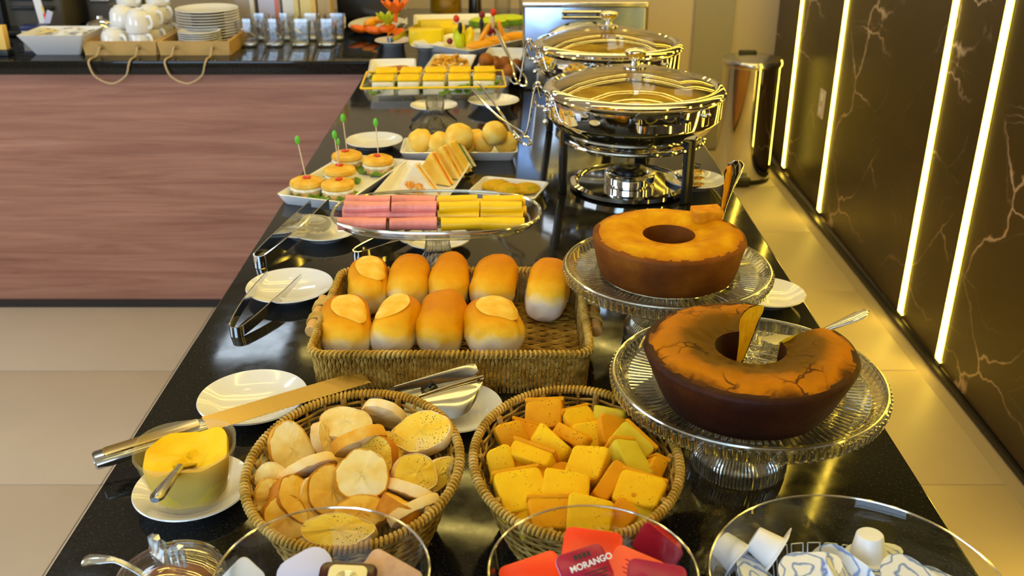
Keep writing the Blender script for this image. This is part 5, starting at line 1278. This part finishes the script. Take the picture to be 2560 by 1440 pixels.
# carved flower of fruit petals
for nm, ctr, r0, m_, lab in (('fruit_flower', (-0.444, 3.597, 0.9600), .045, 'pear', 'carved yellow green fruit flower below the orange one on the oval platter'), ('fruit_flower', (-0.414, 3.573, 1.0000), .052, 'carrot', 'carved orange fruit flower standing tall on the oval platter')):
    t = thing(nm, lab, 'fruit', ctr, 0, PP)
    for k in range(8):
        a = 2 * PI * k / 8
        MB().ball(r0 * .75, r0 * .26, .006, (r0 * .55, 0, 0), 12, 8, M=T(0, 0, 0, 0, -.75, a)).build('petal', M[m_], t)
    MB().tube([(0, 0, -.03), (0, 0, .02)], .008, 8).build('core', M[m_], t)
for i, (p, w_, d_, h_, lab, r) in enumerate([((-0.301, 3.512, 0.9300), .120, .060, .050, 'thick yellow melon slab in front on the white tray', 8), ((-0.278, 3.667, 0.9400), .130, .060, .055, 'thick yellow melon slab behind the front one on the white tray', 4), ((-0.218, 3.641, 0.9300), .090, .060, .042, 'yellow melon slab at the right of the white tray', 10)]):
    t = thing('melon_slab', lab, 'fruit', (p[0], p[1], C + .008 + h_ / 2), math.radians(r), 'melon slabs'); chunk_mesh(w_, d_, h_, i + 40, .012).build('flesh', M['melon'], t)
FR = 'fruit on the large square platter'
for i, (nm, p, rx_, ry_, rz_, m_, lab, r) in enumerate([
    ('pear_slice', (-0.183, 3.453, 0.9350), .020, .026, .036, 'pear', 'upright green pear slice at the left of the large square platter', (0, -10, 0)), ('pear_slice', (-0.150, 3.468, 0.9350), .018, .026, .036, 'melon', 'upright yellow pear slice beside the green one on the large square platter', (0, 14, 20)),
    ('grape', (-0.217, 3.483, 0.9200), .011, .011, .011, 'grape', 'single red grape at the left corner of the large square platter', (0, 0, 0)), ('mango_wedge', (-0.109, 3.388, 0.9250), .050, .022, .014, 'mango', 'long orange mango wedge at the front of the large square platter', (0, 0, 22)),
    ('mango_wedge', (-0.056, 3.461, 0.9280), .050, .022, .014, 'mango', 'long orange mango wedge in the middle of the large square platter', (0, 0, 24)), ('mango_wedge', (0.006, 3.527, 0.9300), .050, .024, .015, 'mango', 'long orange mango wedge at the right end of the large square platter', (0, 0, 26)),
    ('plum', (-0.073, 3.524, 0.9500), .022, .022, .022, 'grape', 'dark red plum half in the middle of the large square platter', (0, 0, 0)), ('mango_wedge', (-0.097, 3.460, 0.9500), .010, .012, .045, 'mango', 'upright mango stick beside the plum on the large square platter', (0, 30, 0)),
    ('mango_wedge', (-0.039, 3.508, 0.9500), .010, .012, .040, 'mango', 'upright mango stick right of the plum on the large square platter', (0, -14, 0))]):
    fruit(nm, p, rx_, ry_, rz_, m_, lab, FR, r, .1, i)
# fruit skewers with dark holders and red tips
for i, (p, h_, m_, lab) in enumerate([((-0.178, 3.438, 0.9700), .06, 'tomato', 'dark fruit pick with an orange red bead beside the melon slabs'), ((-0.105, 3.459, 0.9800), .07, 'grape', 'dark fruit pick with a red bead in the middle of the square platter'), ((-0.067, 3.509, 0.9800), .06, 'tomato', 'pale fruit pick with a red cherry on a green slice')]):
    t = thing('fruit_pick', lab, 'fruit pick', p, 0)
    MB().lathe([(0, -.05), (.006, -.05), (.004, -.02), (.009, 0), (.006, .02), (0, .022)], 14).build('stem', M['black_plastic' if i < 2 else 'pick_wood'], t)
    MB().ball(.011, .011, .013, (-.012 if i == 0 else .002, 0, .034), 12, 8).build('bead', M[m_], t)
for i, (p, lab) in enumerate([((-0.084, 3.645, 0.9550), 'green watermelon slice with dark rind behind the square platter, left'), ((-0.018, 3.667, 0.9600), 'green watermelon slice with dark rind behind the square platter, right')]):
    t = thing('melon_slice', lab, 'fruit', p, rad(10, 0, -8 + 10 * i), 'green slices')
    MB().ball(.075, .030, .020, (0, 0, 0), 20, 12, .1, 2, i).build('rind', M['lettuce'], t)
    MB().ball(.066, .026, .010, (0, -.006, .014), 20, 12, .1, 2, i).build('flesh', M['pear'], t)
t = thing('juice_jar', 'wide glass jar of golden juice standing at the far end of the buffet', 'jar', (-.275, 4.20, C))
MB().lathe([(0, .002), (.066, .002), (.068, .008), (.068, .16), (.066, .16), (.064, .010), (0, .008)], 48).build('glass_wall', M['glass'], t)
MB().lathe([(0, .009), (.063, .011), (.063, .12), (0, .12)], 48, mod=lambda i, a: (.001 * math.sin(a * 9), 0)).build('juice', M['juice'], t)
oval_platter((-.33, 4.235), .02, .02, 'tiny white dish beside the juice jar') if False else None
for i, (x, y, r, h_, m_, lab) in enumerate([(-.155, 4.24, .028, .13, 'green_plastic', 'slim dark bottle with a green cap beside the juice jar'), (-.04, 4.22, .038, .12, 'shaker', 'pinkish glass tumbler at the far end right of the juice jar'), (.07, 4.2, .045, .13, 'shaker', 'clear glass pitcher behind the watermelon slices')]):
    t = thing('bottle' if i == 0 else 'tumbler', lab, 'bottle' if i == 0 else 'glass', (x, y, C))
    if i == 0:
        MB().lathe([(0, 0), (r, 0), (r, .005), (r * .95, h_ * .5), (r * .9, h_ * .55), (0, h_ * .55)], 28).build('body', M['dark_metal'], t)
        MB().lathe([(0, h_ * .55), (r * .6, h_ * .55), (r * .6, h_ * .72), (0, h_ * .74)], 24).build('cap', M['green_plastic'], t)
    else: MB().lathe([(0, 0), (r * .9, 0), (r, h_), (r - .003, h_), (r * .9 - .004, .006), (0, .006)], 36).build('glass_wall', M['crystal'], t)

# ================================================================ COFFEE COUNTER
# two wooden trays with rope handles
def wood_tray(x0, x1, y0, y1, label):
    t = thing('wooden_tray', label, 'tray', ((x0 + x1) / 2, (y0 + y1) / 2, C)); w, d, h = x1 - x0, y1 - y0, .046
    MB().box(w - .02, d - .02, .006, (0, 0, .004)).build('base', M['tray_wood'], t, angle=0)
    MB().loft([[(-w / 2 + .006, -d / 2, 0), (w / 2 - .006, -d / 2, 0), (w / 2 - .006, -d / 2 + .010, 0), (-w / 2 + .006, -d / 2 + .010, 0)], [(-w / 2, -d / 2 - .004, h), (w / 2, -d / 2 - .004, h), (w / 2, -d / 2 + .006, h), (-w / 2, -d / 2 + .006, h)]]).build('front_board', M['tray_wood'], t, angle=0)
    MB().box(w - .01, .010, h, (0, d / 2 - .005, h / 2)).build('back_board', M['tray_wood'], t, angle=0)
    for s_ in (-1, 1): MB().box(.010, d - .012, h, (s_ * (w / 2 - .006), .002, h / 2)).build('side_board', M['tray_wood'], t, angle=0)
    for xx in (-.062, .062): MB().lathe([(.004, 0), (.009, 0), (.009, .002), (.004, .002)], 16, loop=True, M=T(xx + .002, -d / 2 - .003, h * .62, PI / 2)).build('eyelet', M['gold'], t)
    MB().tube(bez([(-.060, -d / 2 + .004, h * .62), (-.063, -d / 2 - .012, h * .60), (-.066, -d / 2 - .040, .006), (-.068, -d / 2 - .090, .005), (-.066, -d / 2 - .112, -.008), (-.050, -d / 2 - .114, -.048), (0, -d / 2 - .115, -.070), (.048, -d / 2 - .114, -.046), (.064, -d / 2 - .112, -.008), (.066, -d / 2 - .090, .005), (.064, -d / 2 - .040, .006), (.063, -d / 2 - .012, h * .60), (.064, -d / 2 + .004, h * .62)], 8), .0032, 8).build('rope_handle', M['rope'], t)
wood_tray(-1.440, -1.190, 3.335, 3.66, 'light wooden tray with rope handle holding upturned cups')
wood_tray(-1.188, -.945, 3.335, 3.66, 'light wooden tray with rope handle holding the plate stacks')
def cup_build():
    t = thing('coffee_cup', 'x', 'cup', (0, 0, 0), 0, 'upturned cups on the wooden tray')
    MB().lathe([(.0415, 0), (.0425, .002), (.042, .025), (.039, .052), (.031, .066), (.022, .070), (.022, .074), (.018, .074), (.016, .070), (.0, .070), (0, .066), (.026, .063), (.036, .050), (.039, .025), (.0395, .002)], 40).build('bowl', M['porcelain'], t)
    MB().tube(bez([(.038, 0, .052), (.054, 0, .052), (.062, 0, .036), (.056, 0, .020), (.041, 0, .014)], 6), .0042, 8, flat=1.5).build('handle', M['porcelain'], t)
    return t
cp = cup_build(); first = True
zb = C + .007
CUPS = [(-1.352, 3.385, 0, -30, 'white upturned cup at the front left corner of the wooden tray, single'),
        (-1.265, 3.400, 0, -35, 'white upturned cup, lower one of the front right stack on the wooden tray'), (-1.265, 3.400, .060, -25, 'white upturned cup, upper one of the front right stack on the wooden tray'),
        (-1.350, 3.485, 0, -30, 'white upturned cup, lowest of the middle left stack on the wooden tray'), (-1.350, 3.485, .060, -20, 'white upturned cup, second of the middle left stack on the wooden tray'),
        (-1.355, 3.585, 0, -30, 'white upturned cup, lowest of the back left stack on the wooden tray'), (-1.355, 3.585, .060, -40, 'white upturned cup, second of the back left stack on the wooden tray'), (-1.355, 3.585, .120, -30, 'white upturned cup, topmost of the back left stack on the wooden tray'),
        (-1.258, 3.500, 0, -30, 'white upturned cup, lowest of the middle right stack on the wooden tray'), (-1.258, 3.500, .060, -30, 'white upturned cup, second of the middle right stack on the wooden tray'),
        (-1.258, 3.600, 0, -10, 'white upturned cup, lowest of the back right stack on the wooden tray'), (-1.258, 3.600, .060, -30, 'white upturned cup, second of the back right stack on the wooden tray'), (-1.258, 3.600, .120, -30, 'white upturned cup, topmost of the back right stack on the wooden tray')]
for x, y, z, r, lab in CUPS:
    if first: cp.location = (x, y, zb + z); cp.rotation_euler = (0, 0, math.radians(r)); cp['label'] = lab; first = False
    else: dup(cp, (x, y, zb + z), math.radians(r), lab)
onm = ['topmost', 'second from the top', 'third from the top', 'fourth from the top', 'fifth from the top', 'sixth from the top', 'seventh from the top', 'eighth from the top', 'ninth from the top', 'tenth from the top', 'eleventh from the top', 'twelfth from the top', 'lowest']
N_ = 12
for k in range(N_): plate('dinner_plate', -1.0665, 3.530, .108, f'white dinner plate, {onm[k] if k < N_ - 1 else "lowest"} of the tall stack on the wooden tray', 'dinner plates', zb + .0095 * (N_ - 1 - k), .014)
N_ = 8
for k in range(N_): plate('saucer', -1.066, 3.3985 + .014, .0715, f'small white saucer, {onm[k] if k < N_ - 1 else "lowest"} of the low stack on the wooden tray', 'small saucers', zb + .0072 * (N_ - 1 - k), .011)
# square tumblers
def tumbler():
    t = thing('square_tumbler', 'x', 'glass', (0, 0, 0), 0, 'square glass tumblers'); b = MB()
    b.loft([rrect(.056, .056, .010, 0), rrect(.060, .060, .010, .002), rrect(.064, .064, .011, .02), rrect(.074, .074, .014, .086), rrect(.075, .075, .014, .088), rrect(.071, .071, .013, .088), rrect(.060, .060, .010, .022), rrect(.048, .048, .010, .018)]).build('wall', M['glass_thick'], t)
    for k in range(4):
        a = PI / 2 * k; MB().tube([(.030, -.016, .03), (.0335, .010, .05), (.0345, -.010, .065)], .0016, 6).build('cut_line', M['ribs'], t, rot=a)
    MB().rbox(.056, .056, .014, .010, (0, 0, .009), n=3).build('thick_base', M['ribs'], t)
    return t
tb = tumbler(); first = True; xs = [-.925, -.834, -.742, -.650]; wn = ['left end', 'second from the left', 'third from the left', 'right end']
for r_, y in enumerate((3.50, 3.625)):
    for k, x in enumerate(xs):
        lab = f'square clear glass tumbler, {wn[k]} of the {["front", "back"][r_]} row'
        if first: tb.location = (x, y, C); tb['label'] = lab; first = False
        else: dup(tb, (x + .012 * r_, y, C), .03 * math.sin(k * 4 + r_), lab)
# sachet bowl
rect_dish('sachet_bowl', (-1.530, 3.400), .225, .190, .070, 0, 'white square tapered bowl full of paper sachets on the coffee counter', 'bowl', flare=.038, r=.010)
random.seed(9)
sn = ['front left', 'front middle', 'front right', 'middle left', 'centre', 'middle right', 'back left', 'back middle', 'back right']
for k in range(9):
    x = -1.590 + .060 * (k % 3); y = 3.345 + .055 * (k // 3)
    t = thing('sachet', f'pale paper sachet at the {sn[k]} of the sachet bowl', 'sachet', (x, y, C + .060 + .004 * (k % 2)), rad(random.uniform(-14, 14), random.uniform(-14, 14), random.uniform(-30, 30)), 'paper sachets')
    b = MB(); b.loft([rrect(.060, .040, .002, -.0012, 1), rrect(.064, .044, .002, 0, 1), rrect(.052, .034, .004, .0035, 1), rrect(.02, .012, .002, .0045, 1)]).build('paper', M['paper_white' if k % 3 else 'cream_pack'], t, angle=30)
    MB().box(.03, .006, .0006, (0, 0, .0046)).build('printed_band', M['gold'], t, angle=0)
# yellow card on a dark stand
t = thing('table_sign', 'yellow card with a dark zigzag mark in a black stand at the left edge', 'sign', (-1.760, 3.330, C))
MB().rbox(.16, .05, .022, .004, (0, 0, .011), n=2).build('stand', M['black_plastic'], t)
MB().rbox(.15, .030, .078, .002, (0, .0, .061), n=1, e=.001).build('card', M['card'], t)
MB().tube([(.024, -.0155, .048), (.031, -.0155, .066), (.038, -.0155, .052), (.045, -.0155, .066), (.054, -.0155, .046)], .0032, 6, flat=.4).build('printed_mark', M['dark_print'], t)
MB().tube([(.031, -.0155, .052), (.045, -.0155, .052)], .0022, 6).build('printed_mark', M['dark_print'], t)
# coffee machine
t = thing('coffee_machine', 'dark grey coffee machine with slatted panel at the back of the coffee counter', 'coffee machine', (-1.92, 3.98, C))
MB().rbox(.52, .40, .36, .015, (-.02, 0, .18), n=3).build('body', M['coffee_body'], t)
MB().rbox(.17, .014, .34, .004, (-.17, -.202, .18), n=2).build('side_panel', M['steel_soft'], t)
MB().rbox(.10, .05, .20, .006, (-.02, -.215, .10), n=2).build('spout_column', M['black_plastic'], t)
for k in range(7): MB().rbox(.16, .012, .014, .003, (.13, -.206, .09 + .034 * k), n=1).build('slat', M['black_plastic'], t)
MB().rbox(.40, .12, .020, .004, (.02, -.24, .012), n=2).build('drip_tray', M['dark_metal'], t)
t = thing('grinder', 'dark brown ribbed coffee grinder right of the coffee machine', 'grinder', (-1.53, 4.02, C))
MB().rbox(.22, .26, .32, .02, (0, 0, .16), n=3).build('body', M['coffee_body'], t)
for k in range(6): MB().rbox(.075, .012, .010, .003, (-.05, -.134, .10 + .030 * k), n=1).build('rib', M['steel_soft'], t, rot=0)
t = thing('menu_card', 'white upright menu card with yellow and red picture edge, leaning on the coffee machine', 'card', (-1.70, 3.655, C), rad(-8, -9, 0))
MB().rbox(.028, .005, .24, .001, (0, 0, .12), n=1, e=.0008).build('card', M['paper_white'], t, angle=0)
for z, m_ in ((.10, 'card'), (.075, 'orange_pack'), (.055, 'red_pack')): MB().box(.007, .0058, .022, (.012, 0, z)).build('picture', M[m_], t, angle=0)
for i, (x, y, rot, m_, lab) in enumerate([(-1.70, 3.578, 0, 'navy_print', 'small white box with blue lid in front of the menu card'), (-1.705, 3.60, 0, 'lilac_pack', 'slanted pale sachet leaning behind the blue box')]):
    t = thing('small_box' if i == 0 else 'sachet', lab, 'box' if i == 0 else 'sachet', (x, y, C), rad(0, 0 if i == 0 else 24, 0))
    if i == 0:
        MB().rbox(.085, .05, .045, .003, (0, 0, .023), n=2).build('box', M['paper_white'], t); MB().rbox(.090, .055, .018, .003, (0, 0, .052), n=2).build('lid', M['navy_print'], t)
    else: MB().rbox(.022, .006, .10, .002, (0, .03, .06), n=1).build('paper', M['lilac_pack'], t)
t = thing('steel_jug', 'round steel sugar pot with gold highlights right of the sachet bowl', 'pot', (-1.475, 3.60, C))
MB().lathe([(0, 0), (.045, 0), (.056, .015), (.058, .045), (.046, .066), (.030, .075), (.012, .080), (.010, .088), (0, .090)], 48).build('pot', M['steel'], t)
MB().tube(bez([(.055, 0, .05), (.082, 0, .056), (.078, 0, .020), (.055, 0, .016)], 6), .004, 8).build('handle', M['steel'], t)
t = thing('wine_glass', 'clear stemmed glass between the sugar pot and the upturned cups', 'glass', (-1.445, 3.74, C))
MB().lathe([(0, 0), (.034, 0), (.035, .003), (.005, .008), (.004, .05), (.022, .066), (.044, .11), (.042, .11), (.018, .068), (0, .060)], 40).build('glass_wall', M['crystal'], t)
for i, (x, w, m_, m2, lab) in enumerate([(-.995, .075, 'grey_carton', 'paper_white', 'grey carton at the left behind the tumblers'), (-.905, .080, 'lilac_pack', 'red_carton', 'white carton with a red edge behind the tumblers'), (-.825, .060, 'paper_white', 'cream_pack', 'white carton with pink front behind the tumblers'), (-.760, .060, 'cream_pack', 'card', 'cream yellow carton behind the tumblers'), (-.700, .050, 'beige_carton', 'beige_carton', 'plain beige carton at the right behind the tumblers')]):
    t = thing('milk_carton', lab, 'carton', (x, 3.80, C))
    MB().rbox(w, .07, .20, .003, (0, 0, .10), n=1, e=.002).build('box', M[m_], t)
    MB().rbox(.016, .004, .20, .001, (w / 2 - .010, -.0365, .10), n=1, e=.001).build('edge_stripe', M[m2], t)
    MB().loft([rrect(w, .07, .002, .20, 1), rrect(w, .012, .002, .235, 1), rrect(w, .008, .002, .25, 1)]).build('gable_top', M[m_], t, angle=20)
t = thing('ice_bucket', 'large black glossy insulated box behind the oval fruit platter', 'box', (-.575, 4.08, C))
MB().rbox(.24, .17, .20, .025, (0, 0, .10), n=4).build('body', M['black_plastic'], t)
MB().rbox(.25, .18, .022, .025, (0, 0, .20), n=4).build('lid', M['dark_metal'], t)
